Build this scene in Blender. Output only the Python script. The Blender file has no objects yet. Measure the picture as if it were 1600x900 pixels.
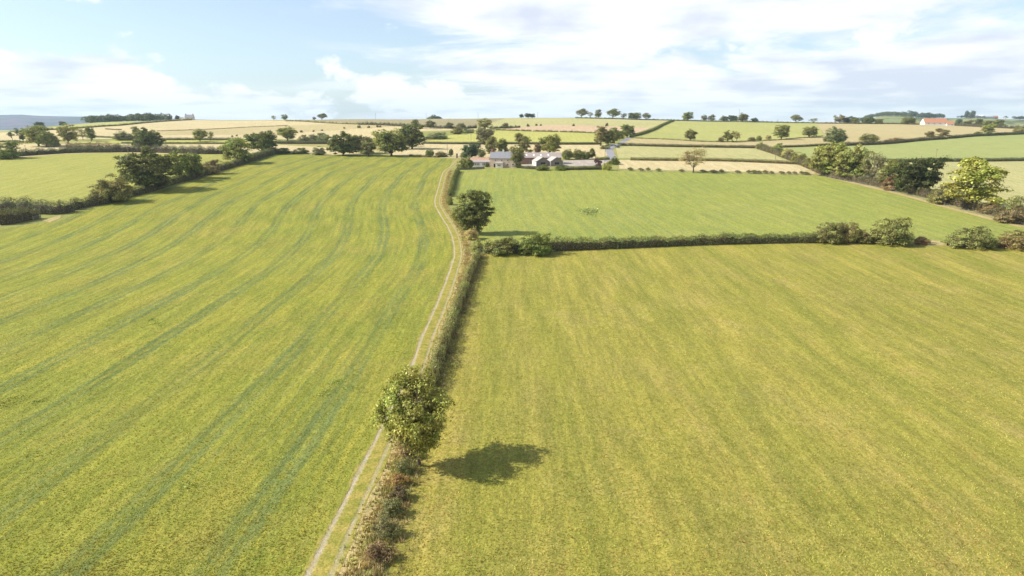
import bpy, bmesh, math, random
import numpy as np
from mathutils import Vector, Matrix
from mathutils.geometry import delaunay_2d_cdt

S = bpy.context.scene
COL = S.collection
rad = math.radians
random.seed(7)
RNG = np.random.default_rng(7)

# ------------------------------------------------------------------ camera, world, sun, exposure
CAM_H = 36.0
PITCH = 13.7
FOC = 1067.0
cd = bpy.data.cameras.new("camera")
cam = bpy.data.objects.new("camera", cd)
COL.objects.link(cam)
cam.location = (0, 0, CAM_H)
cam.rotation_euler = (rad(90 - PITCH), 0, 0)
cd.sensor_width = 36.0
cd.lens = 36.0 * FOC / 1600.0
cd.clip_end = 40000
S.camera = cam

SUN_EL = 38.0
SUN_AZ = 4.0          # light travels towards +X, turned this much towards +Y
sd = bpy.data.lights.new("sun", 'SUN')
sun = bpy.data.objects.new("sun", sd)
COL.objects.link(sun)
sd.energy = 5.0
sd.angle = rad(0.53)
sd.color = (1.0, 0.95, 0.86)
ldir = Vector((math.cos(rad(SUN_AZ)) * math.cos(rad(SUN_EL)), math.sin(rad(SUN_AZ)) * math.cos(rad(SUN_EL)), -math.sin(rad(SUN_EL))))
sun.rotation_euler = ldir.to_track_quat('-Z', 'Y').to_euler()
sun.location = (-100, -20, 120)

W = bpy.data.worlds.new("World")
S.world = W
W.use_nodes = True
nt = W.node_tree
nt.nodes.clear()
def wn(t, **k):
    n = nt.nodes.new(t)
    for a, b in k.items():
        setattr(n, a, b)
    return n
def wl(a, b): nt.links.new(a, b)
out = wn('ShaderNodeOutputWorld'); bg = wn('ShaderNodeBackground')
sky = wn('ShaderNodeTexSky', sky_type='NISHITA')
sky.sun_disc = False
sky.sun_elevation = rad(SUN_EL)
# direction towards the sun in the sky texture: rotation 0 is +Y, clockwise
sv = -ldir
sky.sun_rotation = math.atan2(sv.x, sv.y)
sky.air_density = 1.0; sky.dust_density = 0.6; sky.ozone_density = 2.5
SKY_STR = 0.112
bg.inputs['Strength'].default_value = SKY_STR
geo = wn('ShaderNodeNewGeometry')
sep = wn('ShaderNodeSeparateXYZ')
neg = wn('ShaderNodeVectorMath', operation='SCALE'); neg.inputs['Scale'].default_value = -1
wl(geo.outputs['Incoming'], neg.inputs[0]); wl(neg.outputs[0], sep.inputs[0])
def wm(op, a, b=None, c=None, clamp=False):
    n = wn('ShaderNodeMath', operation=op, use_clamp=clamp)
    for i, v in enumerate((a, b, c)):
        if v is None: continue
        if isinstance(v, (int, float)): n.inputs[i].default_value = v
        else: wl(v, n.inputs[i])
    return n.outputs[0]
X_, Y_, Z_ = sep.outputs
zc = wm('ADD', wm('MAXIMUM', Z_, 0.0), 0.10)
cx = wm('DIVIDE', X_, zc); cy = wm('DIVIDE', Y_, zc)
comb = wn('ShaderNodeCombineXYZ'); wl(cx, comb.inputs[0]); wl(cy, comb.inputs[1])
comb.inputs[2].default_value = 3.1
n1 = wn('ShaderNodeTexNoise'); n1.inputs['Scale'].default_value = 0.55; n1.inputs['Detail'].default_value = 9
n1.inputs['Roughness'].default_value = 0.62; n1.inputs['Distortion'].default_value = 0.35
wl(comb.outputs[0], n1.inputs['Vector'])
# cumulus heads low above the land: noise on the direction itself
dv = wn('ShaderNodeVectorMath', operation='MULTIPLY'); dv.inputs[1].default_value = (7.0, 7.0, 13.0)
wl(neg.outputs[0], dv.inputs[0])
n2 = wn('ShaderNodeTexNoise'); n2.inputs['Scale'].default_value = 1.0; n2.inputs['Detail'].default_value = 10
n2.inputs['Roughness'].default_value = 0.58; n2.inputs['Distortion'].default_value = 0.2
wl(dv.outputs[0], n2.inputs['Vector'])
# more cover to the right, a clear patch high on the left
az = wm('DIVIDE', X_, wm('MAXIMUM', Y_, 0.2))
el = wm('DIVIDE', Z_, wm('MAXIMUM', Y_, 0.2))
def wramp(v, lo, hi):
    n = wn('ShaderNodeMapRange', interpolation_type='SMOOTHSTEP'); wl(v, n.inputs[0])
    n.inputs[1].default_value = lo; n.inputs[2].default_value = hi
    return n.outputs[0]
right = wramp(az, -0.30, 0.25)
bank = wm('MULTIPLY', wramp(az, -0.40, -0.62), wramp(el, 0.155, 0.06))
lowb = wramp(el, 0.075, 0.02)
a1 = wm('ADD', n1.outputs[0], wm('ADD', wm('MULTIPLY', right, 0.17), wm('MULTIPLY', lowb, 0.12)))
c1 = wm('MULTIPLY', wramp(a1, 0.53, 0.68), wramp(az, -0.45, -0.05))
a2 = wm('ADD', n2.outputs[0], wm('ADD', wm('MULTIPLY', bank, 0.22), wm('ADD', wm('MULTIPLY', lowb, 0.12), wm('MULTIPLY', right, 0.06))))
c2 = wramp(a2, 0.575, 0.66)
cov = wm('MULTIPLY', wm('MAXIMUM', c1, c2, clamp=True), wramp(Z_, 0.75, 0.30))
# shade inside the cloud
n3 = wn('ShaderNodeTexNoise'); n3.inputs['Scale'].default_value = 1.3; n3.inputs['Detail'].default_value = 7
wl(comb.outputs[0], n3.inputs['Vector'])
band_ = wm('MULTIPLY', wramp(az, 0.15, 0.5), wm('MULTIPLY', wramp(el, 0.10, 0.07), wramp(el, 0.0, 0.03)))
sh = wm('MULTIPLY_ADD', wm('ADD', n3.outputs[0], wm('MULTIPLY', n2.outputs[0], 0.6)), 4.0, wm('MULTIPLY_ADD', band_, -0.75, -2.35), clamp=True)
ccol = wn('ShaderNodeMix', data_type='RGBA')
wl(sh, ccol.inputs['Factor'])
CL = 1.0 / SKY_STR
ccol.inputs['A'].default_value = (0.54 * CL, 0.58 * CL, 0.68 * CL, 1)
ccol.inputs['B'].default_value = (0.80 * CL, 0.81 * CL, 0.83 * CL, 1)
hue = wn('ShaderNodeHueSaturation'); hue.inputs['Saturation'].default_value = 0.72; hue.inputs['Value'].default_value = 1.0
skt = wn('ShaderNodeMix', data_type='RGBA', blend_type='MULTIPLY'); skt.inputs['Factor'].default_value = 1.0
skt.inputs['B'].default_value = (0.90, 1.0, 1.10, 1); wl(sky.outputs[0], skt.inputs['A'])
wl(skt.outputs['Result'], hue.inputs['Color'])
mx = wn('ShaderNodeMix', data_type='RGBA')
wl(wm('MULTIPLY', cov, 0.95), mx.inputs['Factor']); wl(hue.outputs[0], mx.inputs['A']); wl(ccol.outputs['Result'], mx.inputs['B'])
wl(mx.outputs['Result'], bg.inputs['Color']); wl(bg.outputs[0], out.inputs[0])

S.view_settings.view_transform = 'Standard'
S.view_settings.look = 'None'
S.view_settings.gamma = 1.0
S.view_settings.use_curve_mapping = False
S.view_settings.exposure = 0.52
S.render.engine = 'CYCLES'
S.cycles.use_denoising = True
S.cycles.max_bounces = 6
S.cycles.diffuse_bounces = 2
S.cycles.transmission_bounces = 2
S.cycles.volume_bounces = 1
S.cycles.transparent_max_bounces = 4
S.cycles.caustics_reflective = False
S.cycles.caustics_refractive = False

# ------------------------------------------------------------------ terrain function and pixel -> ground
CP, SP = math.cos(rad(PITCH)), math.sin(rad(PITCH))
BY = np.array([-400, 0, 100, 160, 200, 280, 370, 450, 600, 700, 850, 1000, 1060, 1120, 1250, 1450, 1800, 2300, 3500, 12000.])
BZ = np.array([0, 0, 0, 0.9, 2.4, 6.8, 12.0, 15.6, 21.4, 25.0, 30.6, 35.8, 37.4, 37.0, 33.0, 22.0, 6.0, -8.0, -18., -18.])
SKX = np.array([-200, 0, 60, 135, 200, 290, 450, 560, 700, 860, 900, 1000, 1060, 1200, 1330, 1400, 1500, 1550, 1600, 1800.])
SKY = np.array([222, 207, 201, 193, 189.5, 187, 188, 186.5, 185, 184.5, 184.5, 187, 188, 191, 192.5, 193, 196, 198, 199, 205.])
RIDGE = 1060.0
def elev(py):
    v = (np.asarray(py, float) - 450) / FOC
    return (SP + v * CP) / (CP - v * SP)       # drop per metre of ground distance
RX = (SKX - 800) / FOC * RIDGE * 0.975
RZ = CAM_H - elev(SKY) * RIDGE
def _tab(xs, ys, x):
    # smoothed interpolation
    return (np.interp(x - 0.02 * np.abs(x) - 12, xs, ys) + 2 * np.interp(x, xs, ys) + np.interp(x + 0.02 * np.abs(x) + 12, xs, ys)) / 4
def ss(a, b, x):
    t = np.clip((x - a) / (b - a), 0, 1); return t * t * (3 - 2 * t)
def ground(x, y):
    x = np.asarray(x, float); y = np.asarray(y, float)
    z = _tab(BY, BZ, y)
    z = z + ss(430, RIDGE, y) * (1 - ss(2200, 4000, y)) * (_tab(RX, RZ, x * RIDGE / np.maximum(np.maximum(y, 0) ** 0.5 * RIDGE ** 0.5, 200)) - 37.2)
    z = z + 0.25 * np.sin(x / 19.0 + 1.3) * np.sin(y / 27.0) * ss(30, 120, y) + 0.6 * np.sin(x / 61.0 + y / 83.0) * ss(150, 420, y)
    return z
def gz(x, y): return float(ground(x, y))
_T = np.concatenate([np.arange(15, 300, 1.0), np.arange(300, 1100, 2.0)])
def at(px, py):
    """the ground point a pixel of the 1600x900 photograph looks at"""
    u = (px - 800) / FOC; v = (py - 450) / FOC
    dx, dy, dz = u, CP - v * SP, -SP - v * CP
    t = _T / dy
    gap = CAM_H + dz * t - ground(dx * t, dy * t)
    i = np.argmax(gap <= 0)
    if gap[i] > 0:
        i = int(np.argmin(np.where(_T > 600, gap / _T, 9)))
        x, y = dx * t[i], dy * t[i]
        return Vector((float(x), float(y), gz(x, y)))
    a, b = t[max(i - 1, 0)], t[i]
    for _ in range(20):
        m = (a + b) / 2
        if CAM_H + dz * m - gz(dx * m, dy * m) > 0: a = m
        else: b = m
    return Vector((dx * b, dy * b, gz(dx * b, dy * b)))
def far_at(px, y):
    x = (px - 800) / FOC * (y * CP) * 1.005
    return Vector((x, y, gz(x, y)))
def mpp(p):
    """metres per photo pixel at a point"""
    return (p.y * CP + (CAM_H - p.z) * SP) / FOC

# ------------------------------------------------------------------ object helpers
def link(o, parent=None):
    COL.objects.link(o)
    if parent is not None: o.parent = parent
    return o
def tag(o, label=None, cat=None, group=None, kind=None):
    if label: o['label'] = label
    if cat: o['category'] = cat
    if group: o['group'] = group
    if kind: o['kind'] = kind
    return o
def empty(name, loc, rz=0.0, sc=1.0):
    o = bpy.data.objects.new(name, None)
    o.empty_display_size = 0.5
    COL.objects.link(o); o.location = loc; o.rotation_euler = (0, 0, rz)
    o.scale = (sc, sc, sc) if isinstance(sc, (int, float)) else sc
    return o
def mesh_np(name, V, F, mats, smooth=False, fm=None):
    """V (n,3); F list of arrays (k, 3|4)"""
    me = bpy.data.meshes.new(name)
    Fs = [np.asarray(f) for f in F if len(f)]
    nl = sum(f.size for f in Fs); nf = sum(len(f) for f in Fs)
    me.vertices.add(len(V)); me.vertices.foreach_set('co', np.asarray(V, np.float32).ravel())
    me.loops.add(nl); me.loops.foreach_set('vertex_index', np.concatenate([f.ravel() for f in Fs]).astype(np.int32))
    me.polygons.add(nf)
    tot = np.concatenate([np.full(len(f), f.shape[1]) for f in Fs]).astype(np.int32)
    st = np.concatenate([[0], np.cumsum(tot)[:-1]]).astype(np.int32)
    me.polygons.foreach_set('loop_start', st); me.polygons.foreach_set('loop_total', tot)
    if fm is not None: me.polygons.foreach_set('material_index', np.asarray(fm, np.int32))
    if smooth: me.polygons.foreach_set('use_smooth', np.ones(nf, bool))
    for m in (mats if isinstance(mats, (list, tuple)) else [mats]): me.materials.append(m)
    me.update(calc_edges=True); me.validate()
    return me

# ------------------------------------------------------------------ materials
def newmat(name):
    m = bpy.data.materials.new(name); m.use_nodes = True
    t = m.node_tree; t.nodes.clear()
    o = t.nodes.new('ShaderNodeOutputMaterial')
    return m, t, o
class NT:
    def __init__(s, t): s.t = t
    def n(s, ty, **k):
        n = s.t.nodes.new(ty)
        for a, b in k.items(): setattr(n, a, b)
        return n
    def put(s, inp, v):
        if isinstance(v, (int, float)): inp.default_value = v
        elif isinstance(v, tuple): inp.default_value = v if len(v) != 3 or inp.type == 'VECTOR' else (*v, 1)
        else: s.t.links.new(v, inp)
    def m(s, op, a, b=None, c=None, clamp=False):
        n = s.n('ShaderNodeMath', operation=op, use_clamp=clamp)
        for i, v in enumerate((a, b, c)):
            if v is not None: s.put(n.inputs[i], v)
        return n.outputs[0]
    def mix(s, f, a, b, blend='MIX'):
        n = s.n('ShaderNodeMix', data_type='RGBA', blend_type=blend)
        s.put(n.inputs['Factor'], f); s.put(n.inputs['A'], a); s.put(n.inputs['B'], b)
        return n.outputs['Result']
    def noise(s, vec, scale, detail=3, rough=0.55, dist=0.0):
        n = s.n('ShaderNodeTexNoise'); n.inputs['Scale'].default_value = scale
        n.inputs['Detail'].default_value = detail; n.inputs['Roughness'].default_value = rough
        n.inputs['Distortion'].default_value = dist
        if vec is not None: s.put(n.inputs['Vector'], vec)
        return n.outputs[0]
    def ramp(s, f, lo, hi):
        n = s.n('ShaderNodeMapRange', clamp=True); s.put(n.inputs[0], f)
        n.inputs[1].default_value = lo; n.inputs[2].default_value = hi
        return n.outputs[0]
    def mapv(s, vec, sc, rot=0.0):
        n = s.n('ShaderNodeMapping'); s.put(n.inputs['Vector'], vec)
        n.inputs['Scale'].default_value = sc; n.inputs['Rotation'].default_value = (0, 0, rot)
        return n.outputs[0]
    def bsdf(s, col, rough=0.9, spec=0.2, bump=None, bs=0.5, bd=0.1):
        p = s.n('ShaderNodeBsdfPrincipled'); s.put(p.inputs['Base Color'], col)
        s.put(p.inputs['Roughness'], rough); p.inputs['Specular IOR Level'].default_value = spec
        if bump is not None:
            b = s.n('ShaderNodeBump'); b.inputs['Strength'].default_value = bs; b.inputs['Distance'].default_value = bd
            s.put(b.inputs['Height'], bump); s.t.links.new(b.outputs[0], p.inputs['Normal'])
        return p.outputs[0]

def plain(name, col, var=0.25, scale=2.0, rough=0.85, bump=0.3, metal=0.0):
    m, t, o = newmat(name); N = NT(t)
    tc = N.n('ShaderNodeTexCoord').outputs['Object']
    a = N.noise(tc, scale, 5, 0.65); b = N.noise(tc, scale * 7, 3)
    f = N.m('ADD', N.m('MULTIPLY', a, 0.65), N.m('MULTIPLY', b, 0.35))
    f = N.ramp(f, 0.3, 0.7)
    c0 = tuple(c * (1 - var) for c in col); c1 = tuple(min(1, c * (1 + var)) for c in col)
    sh = N.bsdf(N.mix(f, c0, c1), rough, 0.3, b, bump, 0.05)
    t.links.new(sh, o.inputs[0]); return m

def leaf_mat(name, trans=0.35):
    m, t, o = newmat(name); N = NT(t)
    oc = N.n('ShaderNodeObjectInfo')
    g = N.n('ShaderNodeNewGeometry')
    tc = N.n('ShaderNodeTexCoord').outputs['Object']
    r = g.outputs['Random Per Island']
    cl = N.noise(tc, 0.35, 2)
    v = N.m('MULTIPLY_ADD', N.m('POWER', r, 1.6), 1.55, 0.62)
    v = N.m('MULTIPLY', v, N.m('MULTIPLY_ADD', N.ramp(cl, 0.3, 0.7), 0.8, 0.62))
    hsv = N.n('ShaderNodeHueSaturation')
    N.put(hsv.inputs['Color'], oc.outputs['Color']); N.put(hsv.inputs['Value'], v)
    N.put(hsv.inputs['Hue'], N.m('MULTIPLY_ADD', N.ramp(N.noise(tc, 0.25, 4, 0.7), 0.35, 0.65), 0.07, 0.455))
    N.put(hsv.inputs['Saturation'], N.m('MULTIPLY_ADD', r, -0.25, 1.08))
    p = N.n('ShaderNodeBsdfPrincipled'); N.put(p.inputs['Base Color'], hsv.outputs[0])
    p.inputs['Roughness'].default_value = 0.6; p.inputs['Specular IOR Level'].default_value = 0.25
    tr = N.n('ShaderNodeBsdfTranslucent'); N.put(tr.inputs[0], N.mix(0.4, hsv.outputs[0], (0.35, 0.38, 0.03)))
    mx = N.n('ShaderNodeMixShader'); mx.inputs[0].default_value = trans
    t.links.new(p.outputs[0], mx.inputs[1]); t.links.new(tr.outputs[0], mx.inputs[2])
    t.links.new(mx.outputs[0], o.inputs[0]); return m

def field_mat(name, c0, c1, c2=None, patch=0.03, stripe=None, sdir=None, scol=None, fine=1.0, bump=0.6, band=None, bandcol=None, rot=0.0, streak=0.12):
    """c0/c1: the two tones the sward swings between; c2: drier patches; stripe=(period, width, offset, strength, row period)"""
    m, t, o = newmat(name); N = NT(t)
    tc = N.n('ShaderNodeTexCoord').outputs['Object']
    at_ = N.n('ShaderNodeAttribute', attribute_name='across').outputs['Fac']
    big = N.noise(tc, patch, 4, 0.6, 0.4)
    med = N.noise(N.mapv(tc, (1.0, 0.22, 1), rot), 0.42, 7, 0.72)
    sm = N.noise(tc, 1.6 * fine, 5, 0.72)
    tiny = N.noise(tc, 5.5 * fine, 4, 0.75)
    f = N.m('ADD', N.m('MULTIPLY', N.ramp(big, 0.35, 0.65), 0.45), N.m('MULTIPLY', N.ramp(med, 0.38, 0.63), 0.55))
    col = N.mix(f, c0, c1)
    if c2:
        col = N.mix(N.m('MULTIPLY', N.ramp(N.m('ADD', N.m('MULTIPLY', N.noise(tc, patch * 3.1, 6, 0.68, 0.6), 0.75), N.m('MULTIPLY', sm, 0.25)), 0.47, 0.70), 0.6), col, c2)
    if band:
        per, strn = band
        w = N.m('ADD', N.m('DIVIDE', at_, per), N.m('MULTIPLY', N.noise(N.mapv(tc, (0.02, 0.006, 1)), 1, 3), 1.5))
        nb = N.n('ShaderNodeTexNoise', noise_dimensions='1D'); nb.inputs['Scale'].default_value = 1.0; nb.inputs['Detail'].default_value = 3
        N.put(nb.inputs['W'], w)
        col = N.mix(N.m('MULTIPLY', N.ramp(nb.outputs[0], 0.36, 0.66), strn), col, bandcol)
    if stripe:
        per, wd, off, strn, rows = stripe
        wob = N.m('MULTIPLY_ADD', N.noise(N.mapv(tc, (0.05, 0.02, 1)), 1.0, 3), 1.2, -0.6)
        x = N.m('ADD', N.m('SUBTRACT', at_, off), wob)
        fr = N.m('ABSOLUTE', N.m('SUBTRACT', N.m('FRACT', N.m('DIVIDE', x, per)), 0.5))
        d = N.m('ABSOLUTE', N.m('SUBTRACT', N.m('MULTIPLY', fr, per), 0.85))             # metres from either wheel line
        rag = N.m('MULTIPLY_ADD', N.noise(tc, 0.8, 4, 0.7), 2.2, -1.1)
        line = N.m('SUBTRACT', 1.0, N.ramp(N.m('ADD', d, rag), wd * 0.25, wd))
        keep = N.ramp(N.noise(N.mapv(tc, (0.05, 0.012, 1)), 1.0, 5, 0.65), 0.30, 0.58)
        col = N.mix(N.m('MULTIPLY', N.m('MULTIPLY', line, keep), strn), col, scol)
        if rows:
            rr = N.m('SINE', N.m('MULTIPLY', x, 2 * math.pi / rows))
            rr = N.m('MULTIPLY', N.ramp(rr, -0.2, 1.0), N.ramp(N.noise(N.mapv(tc, (0.09, 0.02, 1)), 1.0, 3), 0.42, 0.62))
            col = N.mix(N.m('MULTIPLY', rr, strn * 0.45), col, scol)
    # mown streaks that follow the working direction of the field
    cv = N.n('ShaderNodeCombineXYZ'); sx_ = N.n('ShaderNodeSeparateXYZ'); N.put(sx_.inputs[0], tc)
    N.put(cv.inputs[0], N.m('MULTIPLY', at_, 0.55)); N.put(cv.inputs[1], N.m('MULTIPLY', sx_.outputs[1], 0.045))
    st1 = N.noise(cv.outputs[0], 1.0, 6, 0.7, 0.3)
    cv2 = N.n('ShaderNodeCombineXYZ'); N.put(cv2.inputs[0], N.m('MULTIPLY', at_, 2.2)); N.put(cv2.inputs[1], N.m('MULTIPLY', sx_.outputs[1], 0.5))
    st2 = N.noise(cv2.outputs[0], 1.0, 5, 0.75)
    col = N.mix(N.ramp(st1, 0.38, 0.62), N.mix(1.0, col, (1.0 - streak, 1.0 - streak * 0.8, 1.0 - streak * 0.7), 'MULTIPLY'), N.mix(1.0, col, (1.0 + streak, 1.0 + streak * 0.85, 1.0 + streak), 'MULTIPLY'))
    # tufts and blades
    col = N.mix(N.ramp(N.m('MULTIPLY_ADD', st2, 0.5, N.m('MULTIPLY', sm, 0.5)), 0.42, 0.58), N.mix(1.0, col, (0.78, 0.82, 0.76), 'MULTIPLY'), N.mix(1.0, col, (1.19, 1.15, 1.25), 'MULTIPLY'))
    col = N.mix(N.ramp(tiny, 0.40, 0.60), N.mix(1.0, col, (0.70, 0.74, 0.70), 'MULTIPLY'), N.mix(1.0, col, (1.26, 1.22, 1.30), 'MULTIPLY'))
    h = N.m('ADD', N.m('MULTIPLY', sm, 0.9), N.m('MULTIPLY', tiny, 0.5))
    sh = N.bsdf(col, 0.95, 0.1, h, bump, 0.35)
    t.links.new(sh, o.inputs[0]); return m

M = {}
M['leaf'] = leaf_mat('leaf', 0.3)
M['bark'] = plain('bark', (0.12, 0.09, 0.065), 0.4, 3.0)
M['twig'] = plain('hedge_twig', (0.085, 0.06, 0.035), 0.5, 2.5)
M['stone'] = plain('warm_stone', (0.56, 0.43, 0.33), 0.28, 1.6, 0.9, 0.5)
M['stone_dark'] = plain('grey_stone', (0.24, 0.20, 0.17), 0.35, 1.8, 0.9, 0.6)
M['cream'] = plain('cream_render', (0.68, 0.62, 0.52), 0.1, 1.2)
M['brickwall'] = plain('red_stone', (0.30, 0.19, 0.15), 0.3, 2.2)
M['slate'] = plain('slate', (0.27, 0.265, 0.28), 0.25, 1.5, 0.5)
M['sheet'] = plain('pale_roof_sheet', (0.38, 0.32, 0.28), 0.2, 0.8, 0.7)
M['sheet_light'] = plain('bright_roof_sheet', (0.46, 0.40, 0.355), 0.14, 0.8, 0.7)
M['tile'] = plain('orange_pantile', (0.48, 0.22, 0.12), 0.3, 1.5)
M['tile_old'] = plain('weathered_pantile', (0.44, 0.27, 0.18), 0.35, 1.0)
M['brick'] = plain('brick', (0.42, 0.16, 0.10), 0.25, 3)
M['white'] = plain('white_paint', (0.78, 0.76, 0.72), 0.06, 2)
M['wood'] = plain('weathered_wood', (0.30, 0.25, 0.20), 0.3, 4)
M['pole'] = plain('pole_wood', (0.25, 0.20, 0.16), 0.2, 4)
M['metal'] = plain('grey_metal', (0.35, 0.36, 0.38), 0.1, 4, 0.5)
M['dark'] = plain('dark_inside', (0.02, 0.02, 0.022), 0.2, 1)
M['carwhite'] = plain('car_white', (0.7, 0.72, 0.75), 0.05, 1, 0.3, 0.0)
M['carblue'] = plain('car_blue', (0.06, 0.075, 0.11), 0.05, 1, 0.3, 0.0)
M['rubber'] = plain('rubber', (0.03, 0.03, 0.03), 0.1, 3)
def glass_mat():
    m, t, o = newmat('window_glass'); N = NT(t)
    p = N.n('ShaderNodeBsdfPrincipled'); p.inputs['Base Color'].default_value = (0.02, 0.025, 0.03, 1)
    p.inputs['Roughness'].default_value = 0.12
    t.links.new(p.outputs[0], o.inputs[0]); return m
M['glass'] = glass_mat()

# ------------------------------------------------------------------ the ground sheet
def build_ground():
    ys = np.concatenate([np.arange(-60, 300, 6.0), np.arange(300, 1300, 8.0), np.arange(1300, 2600, 40.0), np.linspace(2600, 11500, 40)])
    xs = np.concatenate([-np.geomspace(9000, 1420, 30), np.arange(-1400, 1401, 10.0), np.geomspace(1420, 9000, 30)])
    Xg, Yg = np.meshgrid(xs, ys)
    V = np.stack([Xg, Yg, ground(Xg, Yg)], -1).reshape(-1, 3)
    nx, ny = len(xs), len(ys)
    i = (np.arange(ny - 1)[:, None] * nx + np.arange(nx - 1)[None]).ravel()
    F = np.stack([i, i + 1, i + nx + 1, i + nx], 1)
    m, t, o = newmat('rough_ground'); N = NT(t)
    tc = N.n('ShaderNodeTexCoord').outputs['Object']
    f = N.ramp(N.noise(tc, 0.012, 5, 0.6), 0.4, 0.6)
    col = N.mix(f, (0.24, 0.26, 0.07), (0.34, 0.30, 0.11))
    col = N.mix(N.ramp(N.noise(tc, 0.4, 5, 0.7), 0.3, 0.7), N.mix(1.0, col, (0.75, 0.78, 0.75), 'MULTIPLY'), N.mix(1.0, col, (1.2, 1.15, 1.1), 'MULTIPLY'))
    t.links.new(N.bsdf(col, 0.95, 0.1, N.noise(tc, 1.5, 4, 0.7), 0.5, 0.2), o.inputs[0])
    me = mesh_np('ground', V, [F], m, True)
    tag(link(bpy.data.objects.new('ground', me)), 'rough grassy farmland ground rolling up to the ridge', kind='structure')
build_ground()

# ------------------------------------------------------------------ the track line, used for the tramlines too
TRK = [(500, 898), (544, 804), (578, 732), (600, 686), (626, 632), (651, 578), (667, 529), (682, 494), (698, 454), (711, 415), (715, 397), (712, 373), (703, 353), (692, 336), (684, 321), (683.5, 310), (688, 294), (695.5, 269), (707, 260), (714, 252)]
TP = [at(*p) for p in TRK]
TP = [Vector((TP[0].x - 0.6, 20, 0))] + TP
TPY = np.array([p.y for p in TP]); TPX = np.array([p.x for p in TP])
def smooth_line(pts, step=2.0):
    """catmull-rom through xy points, resampled"""
    P = np.array([(p[0], p[1]) for p in pts], float)
    if len(P) == 2: P = np.array([P[0], (P[0] + P[1]) / 2, P[1]])
    Q = np.vstack([2 * P[0] - P[1], P, 2 * P[-1] - P[-2]])
    out = []
    for i in range(1, len(Q) - 2):
        n = max(2, int(np.linalg.norm(Q[i + 1] - Q[i]) / step))
        for k in range(n):
            s = k / n
            out.append(0.5 * ((2 * Q[i]) + (-Q[i - 1] + Q[i + 1]) * s + (2 * Q[i - 1] - 5 * Q[i] + 4 * Q[i + 1] - Q[i + 2]) * s * s + (-Q[i - 1] + 3 * Q[i] - 3 * Q[i + 1] + Q[i + 2]) * s ** 3))
    out.append(P[-1])
    return np.array(out)
TL = smooth_line([(p.x, p.y) for p in TP], 1.5)
_o = np.argsort(TL[:, 1])
# the plough line follows the track but more gently
_yy = np.arange(20, 420, 5.0)
_xx = np.interp(_yy, TL[_o, 1], TL[_o, 0])
_k = np.exp(-0.5 * (np.arange(-6, 7) / 3.0) ** 2); _k /= _k.sum()
_xs = np.convolve(np.pad(_xx, 6, 'edge'), _k, 'valid')
def track_x(y): return np.interp(y, _yy, _xs)

def sheet(name, poly, lift, mat, label, step=6.0, across=None, kind='structure'):
    """a field: the ground surface inside a polygon, as its own object"""
    P = smooth_line_closed(poly, 12.0)
    lo, hi = P.min(0), P.max(0)
    st = max(step, (hi - lo).max() / 90)
    gx, gy = np.meshgrid(np.arange(lo[0] + st / 2, hi[0], st), np.arange(lo[1] + st / 2, hi[1], st))
    G = np.stack([gx.ravel(), gy.ravel()], 1)
    ins = inside(G, P)
    G = G[ins]
    vs = [Vector(p) for p in P] + [Vector(p) for p in G]
    n = len(P)
    r = delaunay_2d_cdt(vs, [(i, (i + 1) % n) for i in range(n)], [list(range(n))], 1, 1e-4)
    V2 = np.array([(v.x, v.y) for v in r[0]])
    Fc = [f for f in r[2] if len(f) == 3]
    V = np.column_stack([V2, ground(V2[:, 0], V2[:, 1]) + lift])
    F = np.array(Fc)
    a, b, c = V2[F[:, 0]], V2[F[:, 1]], V2[F[:, 2]]
    cr = (b[:, 0] - a[:, 0]) * (c[:, 1] - a[:, 1]) - (b[:, 1] - a[:, 1]) * (c[:, 0] - a[:, 0])
    F[cr < 0] = F[cr < 0][:, ::-1]
    me = mesh_np(name, V, [F], mat, True)
    A = me.attributes.new('across', 'FLOAT', 'POINT')
    co = np.empty(len(me.vertices) * 3, np.float32); me.vertices.foreach_get('co', co); co = co.reshape(-1, 3)
    A.data.foreach_set('value', (across(co[:, 0], co[:, 1]) if across else co[:, 0]).astype(np.float32))
    o = link(bpy.data.objects.new(name, me)); tag(o, label, kind=kind)
    return o
def smooth_line_closed(poly, step):
    out = []
    n = len(poly)
    for i in range(n):
        a = np.array(poly[i][:2], float); b = np.array(poly[(i + 1) % n][:2], float)
        k = max(1, int(np.linalg.norm(b - a) / step))
        for j in range(k): out.append(a + (b - a) * j / k)
    return np.array(out)
def inside(G, P):
    x, y = G[:, 0], G[:, 1]; r = np.zeros(len(G), bool)
    j = len(P) - 1
    for i in range(len(P)):
        xi, yi, xj, yj = P[i][0], P[i][1], P[j][0], P[j][1]
        c = ((yi > y) != (yj > y)) & (x < (xj - xi) * (y - yi) / (yj - yi + 1e-12) + xi)
        r ^= c; j = i
    return r
def px(*pts): return [tuple(at(*p)[:2]) for p in pts]

# field materials: the crop's own colours
G1 = (0.185, 0.225, 0.026); G2 = (0.285, 0.275, 0.036)
mt_left = field_mat('left_pasture', (0.215, 0.238, 0.034), (0.330, 0.305, 0.044), (0.33, 0.265, 0.06), 0.02, (11.8, 1.1, -3.1, 0.68, 1.7), scol=(0.130, 0.175, 0.055), rot=0.1, streak=0.19)
mt_right = field_mat('right_pasture', (0.275, 0.245, 0.045), (0.385, 0.325, 0.062), (0.40, 0.305, 0.105), 0.03, None, band=(8.0, 0.75), bandcol=(0.245, 0.245, 0.038), streak=0.17)
mt_mid = field_mat('middle_pasture', (0.250, 0.285, 0.055), (0.34, 0.335, 0.065), (0.37, 0.34, 0.09), 0.02, (5.9, 0.9, 2.0, 0.35, 2.0), scol=(0.185, 0.240, 0.080), streak=0.10)
mt_upl = field_mat('upper_left_pasture', (0.33, 0.32, 0.07), (0.38, 0.35, 0.08), None, 0.02, None, band=(6, 0.3), bandcol=(0.28, 0.31, 0.07))
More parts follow.
